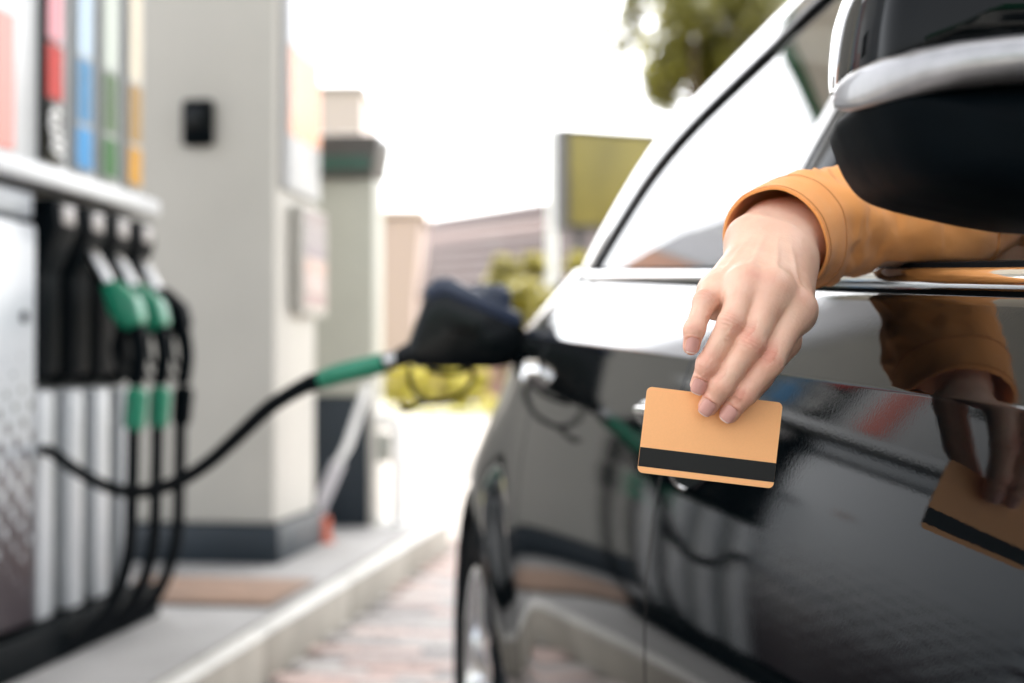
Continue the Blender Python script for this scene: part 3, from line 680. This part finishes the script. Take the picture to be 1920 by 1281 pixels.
for f_, off, r0 in (('index', .014, .0125), ('middle', .005, .0128), ('ring', -.005, .0124), ('pinky', -.0135, .0115)):
    m0 = W0 + sd * off * .8 + back * -.012; m1 = J[f_][0][0] - dors * .004
    U(rcone(G, m0, r0, m1, .0112), .012)
    U(rcone(G, m0 - dors * .010, r0, m1 - dors * .007 + back * .012, .0105), .014)
U(rcone(G, W0 + sd * .0105, .0178, ARM[1] + sd * .0095, .0190), .016); U(rcone(G, W0 - sd * .0105, .0175, ARM[1] - sd * .0095, .0190), .016)
U(rcone(G, ARM[1] + sd * .0095, .0190, ARM[2] + sd * .011, .0225), .016); U(rcone(G, ARM[1] - sd * .0095, .0190, ARM[2] - sd * .011, .0225), .016)
U(rcone(G, W0 + sd * .018 - dors * .008, .014, J['thumb'][0][0], .0145), .014)      # ball of the thumb
U(rcone(G, W0 - sd * .0165 + dors * .005, .0105, W0 - sd * .017 + axis * .012 + dors * .006, .010), .010)        # wrist bone
for f_ in ('index', 'middle', 'ring', 'pinky'):
    k0_ = J[f_][0][0]; U(rcone(G, k0_ - dors * .0015, .0108 if f_ != 'pinky' else .0088, k0_ + back * .008 - dors * .0015, .009), .009)
field = palm
for nm_, (pts, rad) in J.items():
    d = None
    for i in range(3):
        q = rcone(G, pts[i], rad[i], pts[i + 1], rad[i + 1]); d = q if d is None else smin(d, q, .003)
    if nm_ != 'thumb':     # fleshy pads on the palm side, fuller joints
        for i in (1, 2):
            d = smin(d, np.sqrt(((G - pts[i]) ** 2).sum(-1)) - rad[i] * 1.03, .002)
    d = smin(palm, d, .008); field = smin(field, d, .0009)
V, Fq = surface_nets(field, lo, vox)
# skin detail: joint creases on the backs of the fingers, faint tendons and pores come from the material
def vnormals(V, Fq):
    n_ = np.cross(V[Fq[:, 2]] - V[Fq[:, 0]], V[Fq[:, 3]] - V[Fq[:, 1]]); N_ = np.zeros_like(V)
    for k in range(4): np.add.at(N_, Fq[:, k], n_)
    return N_ / (np.linalg.norm(N_, axis=1)[:, None] + 1e-12)
def relax(V, Fq, it, lam):
    for _ in range(it):
        S_ = np.zeros_like(V); C_ = np.zeros(len(V))
        for k in range(4):
            a, b_ = Fq[:, k], Fq[:, (k + 1) % 4]
            np.add.at(S_, a, V[b_]); np.add.at(C_, a, 1); np.add.at(S_, b_, V[a]); np.add.at(C_, b_, 1)
        V = V + lam * (S_ / C_[:, None] - V)
    return V
V = relax(V, Fq, 3, .5); Nn = vnormals(V, Fq)
tint = np.zeros(len(V)); disp = np.zeros(len(V))
for nm_, (pts, rad) in J.items():
    if nm_ == 'thumb': continue
    for ji in (0, 1, 2):
        a_ = pts[ji + 1] - pts[ji - 1] if ji else pts[1] - pts[0]; a_ = a_ / np.linalg.norm(a_)
        dd = np.array([.0, -1, .25]) - a_ * (np.array([.0, -1, .25]) @ a_); dd /= np.linalg.norm(dd)
        rel = V - pts[ji]; s_ = rel @ a_; lat = rel @ np.cross(a_, dd); dist = np.linalg.norm(rel, axis=1)
        near = dist < rad[ji] * 2.0; dn = np.clip(Nn @ dd, 0, 1)
        tint += np.where(near, np.exp(-(s_ / .007) ** 2) * dn ** 1.5 * (.75 if ji == 1 else .22 if ji == 0 else .5), 0)
        if ji:
            amp = .0009 if ji == 1 else .00055; prof = 0
            for c_, wgt in ((-.0042, .6), (-.0021, .9), (0, 1), (.0023, .9), (.0046, .55)):
                cv = c_ * (1 if ji == 1 else .6) + (1 if c_ > 0 else -1) * 6 * lat ** 2
                prof = prof + wgt * np.exp(-((s_ - cv) / .00055) ** 2)
            disp -= np.where(near, amp * prof * dn ** 2, 0); disp += np.where(near, .0005 * np.exp(-(s_ / .004) ** 2) * dn, 0)
    rel = V - pts[3]; tint += .35 * np.exp(-(np.linalg.norm(rel, axis=1) / .012) ** 2)
for f_ in ('index', 'middle', 'ring', 'pinky'):      # raised, redder skin fold round each nail
    pts, rad = J[f_]; a_ = pts[3] - pts[2]; La = np.linalg.norm(a_); a_ = a_ / La
    vd = np.array([.0, -1, .12]) + (np.array([-.12, 0, 0]) if f_ != 'pinky' else 0); dd = vd - a_ * (vd @ a_); dd /= np.linalg.norm(dd); lt = np.cross(a_, dd)
    wn, Ln = rad[3] * .84, rad[3] * 1.95; rel = V - pts[2]; vv = (rel @ a_ - (La - Ln * .66)) / Ln; uu = np.abs(rel @ lt) / wn
    rho = (uu ** 3.2 + np.abs(2 * vv - 1) ** 3.2) ** (1 / 3.2); dn = np.clip(Nn @ dd, 0, 1)
    ring = np.exp(-((rho - 1.12) / .12) ** 2) * dn * (np.linalg.norm(rel, axis=1) < .035) * (vv < .85)
    disp += .00075 * ring; tint += .75 * ring
for f_ in ('index', 'middle', 'ring', 'pinky'):      # extensor tendons on the back of the hand
    k0_ = J[f_][0][0]; tv = (W0 + sd * {'index': .008, 'middle': .003, 'ring': -.003, 'pinky': -.008}[f_]) - k0_; tl = np.linalg.norm(tv); tv = tv / tl
    rel = V - k0_; s_ = rel @ tv; lv = np.cross(tv, dors); lat = rel @ lv; dn = np.clip(Nn @ dors, 0, 1)
    disp += .0009 * np.exp(-(lat / .0022) ** 2) * dn ** 2 * np.clip(s_ / .012, 0, 1) * np.clip((tl * .8 - s_) / .03, 0, 1)
V = V + Nn * disp[:, None]

# coarse upper body, out of sight behind the mirror, meeting the arm at the elbow
SH = A(2140, 250, 1.34); BASE = Vector((SH[0] + .20, SH[1] + .12, .52))
b3 = np.array(BASE); hc = np.array([b3[0] + .0, b3[1] - .06, 1.30])
vo2 = .008; lo2 = np.array([ARM[2][0] - .08, b3[1] - .45, .46]); hi2 = np.array([b3[0] + .32, b3[1] + .22, 1.44])
lo2 = np.minimum(lo2, ARM[2] - .08)
G2 = np.stack(np.meshgrid(*[np.arange(lo2[i], hi2[i], vo2) for i in range(3)], indexing='ij'), -1).astype(np.float32)
bd = rcone(G2, b3 + [0, .0, .05], .15, b3 + [0, -.02, .35], .13)
bd = smin(bd, rcone(G2, b3 + [-.13, -.02, .48], .065, b3 + [.13, -.02, .48], .065), .08)
bd = smin(bd, rcone(G2, b3 + [0, -.03, .5], .05, hc + [0, .01, -.06], .048), .03)
def ell(P, c_, r_): q = (P - np.array(c_)) / np.array(r_); return (np.sqrt((q ** 2).sum(-1)) - 1) * min(r_)
bd = smin(bd, ell(G2, hc, (.075, .095, .108)), .02); bd = smin(bd, ell(G2, hc + [0, -.05, -.07], (.045, .045, .045)), .03)
bd = smin(bd, rcone(G2, hc + [0, -.09, .01], .008, hc + [0, -.108, -.022], .012), .01)
for sx in (-1, 1): bd = smin(bd, ell(G2, hc + [.076 * sx, .01, -.01], (.012, .022, .032)), .006)
bd = smin(bd, rcone(G2, b3 + [-.17, -.03, .46], .05, ARM[4], .04), .03); bd = smin(bd, rcone(G2, ARM[4], .04, ARM[2], .0275), .02)
bd = smin(bd, rcone(G2, b3 + [.17, -.02, .46], .05, b3 + [.22, -.12, .2], .04), .03); bd = smin(bd, rcone(G2, b3 + [.22, -.12, .2], .04, b3 + [.1, -.33, .22], .03), .02)
V2, F2 = surface_nets(bd, lo2, vo2)
nv = len(V); VA = np.concatenate([V, V2]) - b3; FA = np.concatenate([Fq, F2 + nv]); tint = np.concatenate([tint, np.zeros(len(V2))])
skin = bpy.data.materials.new('skin'); skin.use_nodes = True; n = skin.node_tree.nodes; l = skin.node_tree.links; b = n['Principled BSDF']
at_ = n.new('ShaderNodeAttribute'); at_.attribute_name = 'tint'; nzn = n.new('ShaderNodeTexNoise'); nzn.inputs['Scale'].default_value = 55; nzn.inputs['Detail'].default_value = 5
tc = n.new('ShaderNodeTexCoord'); l.new(tc.outputs['Object'], nzn.inputs['Vector'])
ad = n.new('ShaderNodeMath'); ad.operation = 'MULTIPLY_ADD'; ad.inputs[1].default_value = .75; l.new(at_.outputs['Fac'], ad.inputs[0])
mrn = n.new('ShaderNodeMapRange'); mrn.inputs[1].default_value = .35; mrn.inputs[2].default_value = .7; mrn.inputs[3].default_value = 0; mrn.inputs[4].default_value = .38; l.new(nzn.outputs[0], mrn.inputs[0]); l.new(mrn.outputs[0], ad.inputs[2]); ad.use_clamp = True
mx = n.new('ShaderNodeMix'); mx.data_type = 'RGBA'; mx.inputs[6].default_value = (.74, .48, .35, 1); mx.inputs[7].default_value = (.60, .27, .19, 1); l.new(ad.outputs[0], mx.inputs[0]); l.new(mx.outputs[2], b.inputs['Base Color'])
b.inputs['Roughness'].default_value = .46; b.inputs['Specular IOR Level'].default_value = .4
b.inputs['Subsurface Weight'].default_value = .2; b.inputs['Subsurface Radius'].default_value = (.009, .0032, .0018); b.inputs['Subsurface Scale'].default_value = .5
v3 = n.new('ShaderNodeTexVoronoi'); v3.inputs['Scale'].default_value = 480; l.new(tc.outputs['Object'], v3.inputs['Vector'])
n3 = n.new('ShaderNodeTexNoise'); n3.inputs['Scale'].default_value = 260; l.new(tc.outputs['Object'], n3.inputs['Vector'])
am = n.new('ShaderNodeMath'); am.operation = 'MULTIPLY_ADD'; am.inputs[1].default_value = .5; l.new(v3.outputs['Distance'], am.inputs[0]); l.new(n3.outputs[0], am.inputs[2])
bp = n.new('ShaderNodeBump'); bp.inputs['Strength'].default_value = .4; bp.inputs['Distance'].default_value = .0006; l.new(am.outputs[0], bp.inputs['Height']); l.new(bp.outputs[0], b.inputs['Normal'])
me = bpy.data.meshes.new('person'); me.from_pydata(VA.tolist(), [], FA.tolist()); me.polygons.foreach_set('use_smooth', [True] * len(me.polygons)); me.materials.append(skin)
at2 = me.attributes.new('tint', 'FLOAT', 'POINT'); at2.data.foreach_set('value', tint.astype(np.float32))
person = bpy.data.objects.new('person', me); COL.objects.link(person); person.location = BASE
tag(person, 'person in an orange blouse reaching out of the car window holding a card', 'person')

nailm = mat('nail', (.58, .295, .245), rough=.16, spec=.6, coat=.5)
nailt = mat('nail_edge', (.74, .56, .48), rough=.25, spec=.6)
for nm_ in ('index', 'middle', 'ring', 'pinky'):
    pts, rad = J[nm_]; a_ = pts[3] - pts[2]; La = np.linalg.norm(a_); a_ /= La
    vd = np.array([.0, -1, .12]) + (np.array([-.12, 0, 0]) if nm_ != 'pinky' else 0)
    dd = vd - a_ * (vd @ a_); dd /= np.linalg.norm(dd); lt = np.cross(a_, dd)
    wn = rad[3] * .84; Ln = rad[3] * 1.95
    def npnt(u, v):     # v 0 root .. 1 free edge
        sx = La - Ln * .66 + v * Ln; rr = rad[2] + (rad[3] - rad[2]) * min(sx / La, 1)
        over = max(sx - La, 0); rr2 = math.sqrt(max(rr ** 2 - over ** 2 * .7, 1e-8))
        wv = wn * max(1 - abs(2 * v - 1) ** 3.2, .02) ** (1 / 3.2) * (.93 + .12 * v)
        ang = u * wv / rr; p = pts[2] + a_ * sx + dd * (rr2 * math.cos(ang) + .0012) + lt * (rr * math.sin(ang)); return p - b3
    rows = [[npnt(u, v) for u in np.linspace(-1, 1, 13)] for v in np.linspace(0, 1, 14)]
    low = [[Vector(p) - Vector(dd) * .0007 for p in r] for r in (rows[0], rows[-1])]
    nl_ = MB().grid([low[0]] + rows + [low[1]]).build('fingernail', nailm, person, smooth=60)
    MB().grid([[Vector(npnt(u, v)) + Vector(dd) * .00012 for u in np.linspace(-.93, .93, 11)] for v in (.90, .945, .985)]).build('nail_tip', nailt, nl_, smooth=60)
hair = rcone(G2[::1], hc + [0, .03, .03], .098, hc + [0, .06, -.12], .09)
hair = np.maximum(hair, -(ell(G2, hc + [0, -.09, -.05], (.085, .10, .12))))
Vh, Fh = surface_nets(hair, lo2, vo2); link('hair', (Vh - b3).tolist(), Fh.tolist(), mat('hair', (.06, .035, .02), .5, noise_amt=.4, nscale=90), person, smooth=60)

hcl = Vector(hc - b3); eyem = mat('eye_white', (.7, .68, .65), .25); irism = mat('iris', (.03, .02, .012), .2); lipm = mat('lips', (.48, .17, .14), .4); browm = MATS['hair']
for sx in (-1, 1):
    def eball(name, c_, r_, m, par): return MB().lathe([(-r_ * math.cos(t), r_ * math.sin(t)) for t in np.linspace(0, math.pi, 9)], 'y', n=14, M=Matrix.Translation(c_)).build(name, m, par, smooth=80)
    ey = eball('eye', hcl + Vector((.031 * sx, -.078, .004)), .0125, eyem, person); eball('iris', hcl + Vector((.031 * sx, -.0855, .004)), .0062, irism, ey)
    MB().tube(catmull([hcl + Vector((.014 * sx, -.095, .021)), hcl + Vector((.032 * sx, -.091, .027)), hcl + Vector((.052 * sx, -.074, .021))], 5), .0028, n=8).build('eyebrow', browm, person)
MB().tube(catmull([hcl + Vector((-.022, -.085, -.061)), hcl + Vector((-.008, -.096, -.058)), hcl + Vector((0, -.097, -.060)), hcl + Vector((.008, -.096, -.058)), hcl + Vector((.022, -.085, -.061))], 5), [.002] + [.0055] * 19 + [.002], n=8).build('lips', lipm, person)

# orange blouse: sleeve with turned cuff, and the bodice
orange = bpy.data.materials.new('orange_cloth'); orange.use_nodes = True; n = orange.node_tree.nodes; l = orange.node_tree.links; b = n['Principled BSDF']
tc = n.new('ShaderNodeTexCoord'); nz_ = n.new('ShaderNodeTexNoise'); nz_.inputs['Scale'].default_value = 70; l.new(tc.outputs['Object'], nz_.inputs['Vector'])
cr = n.new('ShaderNodeMix'); cr.data_type = 'RGBA'; cr.inputs[6].default_value = (.90, .355, .085, 1); cr.inputs[7].default_value = (.93, .40, .115, 1); l.new(nz_.outputs[0], cr.inputs[0]); l.new(cr.outputs[2], b.inputs['Base Color'])
b.inputs['Roughness'].default_value = .78; b.inputs['Sheen Weight'].default_value = .25; b.inputs['Sheen Roughness'].default_value = .4
wv = n.new('ShaderNodeTexWave'); wv.inputs['Scale'].default_value = 420; wv.inputs['Distortion'].default_value = 3; wv.inputs['Detail Scale'].default_value = 3; l.new(tc.outputs['Object'], wv.inputs['Vector'])
n5 = n.new('ShaderNodeTexNoise'); n5.inputs['Scale'].default_value = 700; l.new(tc.outputs['Object'], n5.inputs['Vector']); mm = n.new('ShaderNodeMath'); mm.operation = 'ADD'; l.new(wv.outputs[1], mm.inputs[0]); l.new(n5.outputs[0], mm.inputs[1])
bp = n.new('ShaderNodeBump'); bp.inputs['Strength'].default_value = .5; bp.inputs['Distance'].default_value = .0007; l.new(mm.outputs[0], bp.inputs['Height']); l.new(bp.outputs[0], b.inputs['Normal'])

SP = catmull([A(1452, 456, .990), A(1478, 441, 1.008), A(1530, 425, 1.035), A(1600, 415, 1.055), A(1690, 411, 1.07), A(1770, 407, 1.088), A(1900, 370, 1.15), list(np.array(b3) + [-.19, -.03, .45]), list(np.array(b3) + [-.08, -.02, .46])], 26)
cum = [0.0]
for i in range(1, len(SP)): cum.append(cum[-1] + (SP[i] - SP[i - 1]).length)
def sleeve_ring(i, r_, n_=110, extra=0):
    t = (SP[min(i + 1, len(SP) - 1)] - SP[max(i - 1, 0)]).normalized(); up = Vector((0, 0, 1)); nx = t.cross(up).normalized(); ny = nx.cross(t)
    v = cum[i]; ring = []
    for k in range(n_):
        a = 2 * math.pi * k / n_; ca, sa = math.cos(a), math.sin(a)
        fade = min(1, max(0, (v - .022) / .03))
        q = Vector((v * 26 + .9 * math.sin(a + .6), ca * 1.1, sa * 1.1)); f1 = noise.noise(q)
        q2 = Vector((v * 60 + 2.2 * math.sin(a * 1 + 1.2) + 7, ca * 1.6, sa * 1.6)); f2 = 1 - abs(noise.noise(q2)) * 2
        d = fade * (.0055 * f1 + .0045 * f2 * max(0, noise.noise(q * .7 + Vector((3, 1, 2))) + .25)) + .0012 * noise.noise(Vector((v * 40, ca * 2, sa * 2 + 9)))
        d += .0005 * fade * noise.noise(Vector((v * 120 + 1.5 * ca, ca * 3, sa * 3 + 4))) +   .0010 * fade * max(0, noise.noise(Vector((v * 75 + 3 * sa, ca * 2.2, sa * 2.2 - 5))))
        p = SP[i] + (nx * ca + ny * sa * (1.0 - .04 * fade)) * (r_ + d + extra)
        c_ = w2c(p); S = c_.y; u = c_.x - (tbelt(S) - .004)      # cloth lies on the window sill
        lim = hb(S) + .0065 + .0015 * f1
        if u > 0 and c_.z < lim and S > .3: p.z = lim + .0004 * (k % 3)
        elif u > -.02 and c_.z < lim and S > .3:
            p.z = p.z + (lim - p.z) * (1 + u / .02) ** 2
        ring.append(p - BASE)
    return ring
def srad(v): return float(np.interp(v, [0, .02, .06, .12, .2, .28, .4, .6], [.0386, .0397, .0432, .0445, .048, .052, .062, .07]))
iend = len(SP) - 1
rings = [sleeve_ring(i, srad(cum[i])) for i in range(6, iend)]
sleeve = MB().loft(rings, cap=False).build('blouse_sleeve', orange, person, smooth=80)
# turned-back cuff: outer band, rolled edge, inner lining
cr_ = []
ic = [i for i in range(len(SP)) if cum[i] < .034]
for i in reversed(ic): cr_.append(sleeve_ring(i, srad(cum[i]), extra=.0010 - (.0008 if i == ic[-1] else 0)))
cr_.append(sleeve_ring(0, srad(0), extra=.0002))
for i in ic: cr_.append(sleeve_ring(i, srad(cum[i]), extra=-.0009))
MB().loft(cr_, cap=False).build('cuff', orange, sleeve, smooth=80)
sm2 = [Vector(p) for p in sleeve_ring(ic[-2], srad(cum[ic[-2]]), extra=.0012)]
MB().tube(sm2 + sm2[:1], .0005, n=6, cap=False).build('hem_stitch', mat('thread', (.55, .22, .06), .8), sleeve, smooth=80)
iu = next(i for i in range(len(SP)) if cum[i] > .19); sm3 = [Vector(p) for p in sleeve_ring(iu, srad(cum[iu]), extra=.0004)]
MB().tube(sm3 + sm3[:1], .0011, n=6, cap=False).build('sleeve_seam', mat('thread', (.55, .22, .06), .8), sleeve, smooth=80)
seam = [Vector(p) for p in sleeve_ring(ic[3], srad(cum[ic[3]]), extra=.0012)]
MB().tube(seam + seam[:1], .0005, n=6, cap=False).build('hem_stitch', mat('thread', (.55, .22, .06), .8), sleeve, smooth=80)
bt = rcone(G2, b3 + [0, 0, .0], .165, b3 + [0, -.02, .35], .142); bt = smin(bt, rcone(G2, b3 + [-.13, -.02, .475], .075, b3 + [.13, -.02, .475], .075), .08)
bt = smin(bt, rcone(G2, b3 + [.17, -.02, .46], .062, b3 + [.22, -.12, .2], .055), .03); bt = smin(bt, rcone(G2, b3 + [.22, -.12, .2], .055, b3 + [.14, -.26, .21], .045), .02)
bt = np.maximum(bt, -rcone(G2, b3 + [0, -.05, .53], .07, b3 + [0, -.06, .8], .07))
Vb, Fb = surface_nets(bt, lo2, vo2); link('blouse', (Vb - b3).tolist(), Fb.tolist(), orange, person, smooth=80)

# ------------------------------------------------------------------ background
def leafball(mb, c_, r_, n_, size, sq=1.0):
    for _ in range(n_):
        d = Vector((random.gauss(0, 1), random.gauss(0, 1), random.gauss(0, 1))).normalized() * (random.random() ** .4) * r_; d.z *= sq
        p = Vector(c_) + d; a = Vector((random.gauss(0, 1), random.gauss(0, 1), random.gauss(0, .6))).normalized(); b_ = a.orthogonal().normalized(); s_ = size * random.uniform(.6, 1.3)
        k = len(mb.v); mb.v += [tuple(p - a * s_), tuple(p + b_ * s_ * .5), tuple(p + a * s_), tuple(p - b_ * s_ * .5)]; mb.f.append([k, k + 1, k + 2, k + 3])
def leafmat(name, col):
    m = bpy.data.materials.new(name); m.use_nodes = True; n = m.node_tree.nodes; l = m.node_tree.links; b = n['Principled BSDF']; b.inputs['Roughness'].default_value = .5
    g_ = n.new('ShaderNodeNewGeometry'); mr_ = n.new('ShaderNodeMapRange'); mr_.inputs[3].default_value = .55; mr_.inputs[4].default_value = 1.5; l.new(g_.outputs['Random Per Island'], mr_.inputs[0])
    mx_ = n.new('ShaderNodeMix'); mx_.data_type = 'RGBA'; mx_.blend_type = 'MULTIPLY'; mx_.inputs[0].default_value = 1; mx_.inputs[6].default_value = (*col, 1); l.new(mr_.outputs[0], mx_.inputs[7]); l.new(mx_.outputs[2], b.inputs['Base Color'])
    t_ = n.new('ShaderNodeBsdfTranslucent'); l.new(mx_.outputs[2], t_.inputs[0]); ms = n.new('ShaderNodeMixShader'); ms.inputs[0].default_value = .5; l.new(b.outputs[0], ms.inputs[1]); l.new(t_.outputs[0], ms.inputs[2]); l.new(ms.outputs[0], n['Material Output'].inputs[0]); return m
olive = leafmat('olive_leaves', (.19, .18, .04)); yell = leafmat('yellow_leaves', (.23, .2, .02)); dgreen = leafmat('dark_leaves', (.035, .06, .02))
bark = mat('bark', (.10, .075, .055), .9, noise_amt=.3, nscale=6)
def tree(px, py, Y, rpx, label, m, nclump=26, base_py=None, n_leaf=170):
    c_ = at(px, py, Y); sc_ = Y / FPX; r_ = rpx * sc_; t = empty('tree', (c_.x, Y, 0), 0, label, 'tree')
    tr = MB(); tr.tube(catmull([(0, 0, 0), (.1, 0, c_.z * .4), (-.1, 0, c_.z * .75), (0, 0, c_.z)], 5), [.24 - .013 * i for i in range(16)], n=10)
    cr2 = MB()
    for k in range(nclump):
        d = Vector((random.gauss(0, 1), random.gauss(0, 1), random.gauss(0, 1))).normalized() * random.uniform(.25, 1) * r_; d.z *= .85
        e = Vector((0, 0, c_.z)) + d; leafball(cr2, e, r_ * random.uniform(.22, .38), n_leaf, r_ * .075)
        if k % 2 == 0: tr.tube(catmull([(0, 0, c_.z * .6), (d.x * .4, d.y * .4, c_.z * .75 + d.z * .3), tuple(e)], 4), [.09 - .008 * i for i in range(9)], n=6)
    tr.build('trunk', bark, t); cr2.build('crown', m, t, smooth=None)
tree(1305, 70, 42, 175, 'olive green tree standing behind the car roof', olive, nclump=46)
tree(1480, 10, 46, 120, 'olive green tree partly hidden behind the car roof to the right', olive)
def shrub(px, base_px, Y, wpx, hpx, label, m, n_=14):
    c_ = at(px, 600, Y); s_ = Y / FPX; t = empty('shrub', (c_.x, Y, 0), 0, label, 'shrub', 'shrubs behind the car'); top = at(px, hpx, Y).z
    f = MB(); st = MB()
    for k in range(n_):
        e = Vector((random.uniform(-1, 1) * wpx * s_ * .8, random.uniform(-.4, .4), random.uniform(.12, .9) * top)); leafball(f, e, wpx * s_ * random.uniform(.4, .65), 200, .055)
        if k % 2: st.tube([(e.x * .15, 0, 0), (e.x * .6, e.y * .5, e.z * .6), tuple(e)], [.02, .014, .006], n=6)
    st.build('stem', bark, t); f.build('foliage', m, t, smooth=None)
shrub(968, 0, 13, 56, 455, 'round yellow green shrub just behind the nozzle', yell)
shrub(1050, 0, 14.5, 58, 425, 'taller yellow shrub under the sign board beside the car', yell)
shrub(1010, 0, 15.5, 50, 500, 'low yellow shrub between the two taller shrubs', yell)
hedge = leafmat('hedge_leaves', (.42, .37, .05))
for k, (px_, Y_) in enumerate(((742, 31), (790, 33), (840, 32), (890, 30))):
    shrub(px_, 0, Y_, 34, 668 + (k % 2) * 8, ['leftmost', 'second from left', 'third from left', 'rightmost'][k] + ' low hedge bush seen under the nozzle', hedge, 9)

sgn = empty('sign_board', at(1050, 690, 15.5), R(20), 'large yellow sign board in a dark frame behind the car', 'sign'); sgn.location.z = 0
z0, z1 = at(1050, 432, 15.5).z, at(1050, 240, 15.5).z
MB().box((.07, -.03, z0 + .06), (2.75, .08, z1 - .04), bev=.01).build('sign_face', mat('sign_yellow', (.20, .165, .03), .4, noise_amt=.25, nscale=1.4), sgn)
fr = MB().box((0, -.09, z0), (.068, .14, z1)).box((2.752, -.09, z0), (2.82, .14, z1)).box((.0685, -.05, z0), (2.7515, .12, z0 + .055)).box((.0685, -.05, z1 - .038), (2.7515, .12, z1)); fr.build('frame', mat('sign_frame', (.04, .036, .034), .5), sgn, smooth=None)
for x_ in (.25, 2.5): MB().tube([(x_, .05, 0), (x_, .05, z0 + .001)], .06, n=12).build('post', mat('sign_frame', (0, 0, 0)), sgn)
pole = empty('lamp_post', at(1035, 690, 30), 0, 'slim pale lamp post rising into the white sky', 'lamp post'); pole.location.z = 0
MB().tube([(0, 0, 0), (0, 0, 5), (0, 0, 11)], [.13, .11, .08], n=14).build('shaft', mat('pole_grey', (.62, .63, .63), .4), pole)
MB().tube(catmull([(0, 0, 10.9), (.3, 0, 11.4), (1.2, 0, 11.6)], 6), .05, n=8).build('arm', MATS['pole_grey'], pole)
MB().box((1.1, -.12, 11.52), (1.8, .12, 11.66), bev=.04).build('lantern', MATS['pole_grey'], pole)

# brown-roofed house
HY = 40; hs = HY / FPX
hx0, hx1 = at(738, 560, HY).x, at(1300, 560, HY).x; ze, zr = at(740, 562, HY).z, at(790, 396, HY).z
hou = empty('house', (hx0, HY, 0), 0, 'house with a big brown roof and pink walls far behind the nozzle', 'house')
L_ = hx1 - hx0; wallm = mat('pink_wall', (.34, .2, .165), .8, noise_amt=.06, nscale=2); roofm = mat('brown_roof', (.026, .009, .009), .75, noise_amt=.2, nscale=2); bandm = mat('roof_band', (.10, .06, .052), .7, noise_amt=.1)
MB().box((.3, .3, 0), (L_, 8, ze)).build('wall', wallm, hou, smooth=None)
zr2 = zr + .9
pr = lambda u, v: (u * (.75 * (1 - 0)) * 0 + v * .8, 0, 0)
rf = MB()
def rp(u, v):   # u along the roof 0..1, v up the slope 0..1
    x0_, x1_ = v * .78, L_ + .4; return Vector((x0_ + u * (x1_ - x0_), -.3 + v * 3.2, ze + v * ((zr - ze) + u * 1.3)))
nb = 22
roof = None
for k in range(9):
    v0, v1 = k / 9, (k + 1) / 9 - .012
    MBk = MB(); a = [rp(0, v0), rp(1, v0), rp(1, v1), rp(0, v1)]; MBk.add(a + [p + Vector((0, .02, .09)) for p in a], [(0, 1, 2, 3), (4, 5, 6, 7), (0, 1, 5, 4), (1, 2, 6, 5), (2, 3, 7, 6), (3, 0, 4, 7)])
    o = MBk.build('roof_course', bandm if k == 6 else roofm, hou, smooth=None)
a = [rp(0, 0), rp(0, 1), Vector((rp(0, 1).x + .2, 5, ze + .1)), Vector((0, 8.3, ze))]; MB().add(a, [(0, 1, 2, 3)]).build('roof_end', roofm, hou, smooth=None)
for k in range(4):
    wn_ = MB().box((1 + k * 1.9, .24, ze - 1.5), (1.9 + k * 1.9, .32, ze - .35)).build('window', whitepaint, hou, smooth=None)
    MB().box((1.08 + k * 1.9, .22, ze - 1.42), (1.82 + k * 1.9, .238, ze - .43)).build('pane', shopglass, wn_, smooth=None)
ann = empty('annexe', at(712, 690, 38), 0, 'pale pink rendered annexe left of the brown roof', 'building'); ann.location.z = 0
MB().prism([(0, 0), (.92, 0), (.92, at(0, 560, 38).z), (1.12, at(0, 405, 38).z), (0, at(0, 412, 38).z)], 'y', 0, 3, bev=0).build('wall', mat('pale_pink', (.42, .325, .295), .8, noise_amt=.05), ann, smooth=None)
MB().box((-.1, -.1, at(0, 404, 38).z + .02), (1.2, 3.1, at(0, 400, 38).z + .1)).build('roof', mat('pale_cap', (.5, .4, .37), .7), ann, smooth=None)
blkb = empty('apartment_block', at(560, 690, 70), 0, 'pale block of flats far behind the column', 'building'); blkb.location.z = 0
bw = at(680, 690, 70).x - at(560, 690, 70).x; bh = at(680, 172, 70).z
MB().box((0, 0, 0), (bw, 8, bh)).build('wall', mat('block_wall', (.42, .37, .37), .8, noise_amt=.05), blkb, smooth=None)
MB().box((-.1, -.1, bh), (bw + .1, 8.1, bh + .35)).build('roof', mat('pale_cap2', (.2, .18, .18), .7), blkb, smooth=None)
for r_ in range(4):
    for k in range(2):
        wn_ = MB().box((.5 + k * 1.45, -.06, 2 + r_ * 3), (1.4 + k * 1.45, -.003, 3.4 + r_ * 3)).build('window', whitepaint, blkb, smooth=None)
        MB().box((.58 + k * 1.45, -.08, 2.08 + r_ * 3), (1.32 + k * 1.45, -.062, 3.32 + r_ * 3)).build('pane', shopglass, wn_, smooth=None)

# the station shop and trees behind the camera, seen only in the paintwork
shop = empty('station_shop', (-7, -16, 0), R(4), 'low white station shop with dark windows mirrored in the car', 'shop')
MB().box((0, -6, 0), (15, 0, 3.6)).build('wall', mat('shop_wall', (.55, .56, .53), .6, noise_amt=.04), shop, smooth=None)
MB().box((-.3, -6.3, 3.602), (15.3, .4, 4.1), bev=.03).build('roof_fascia', fasc, shop, smooth=None)
for k in range(6):
    wn_ = MB().box((.5 + k * 2.4, .003, .7), (2.5 + k * 2.4, .06, 2.9)).build('window', whitepaint, shop, smooth=None)
    MB().box((.6 + k * 2.4, .062, .8), (2.4 + k * 2.4, .08, 2.8)).build('pane', shopglass, wn_, smooth=None)
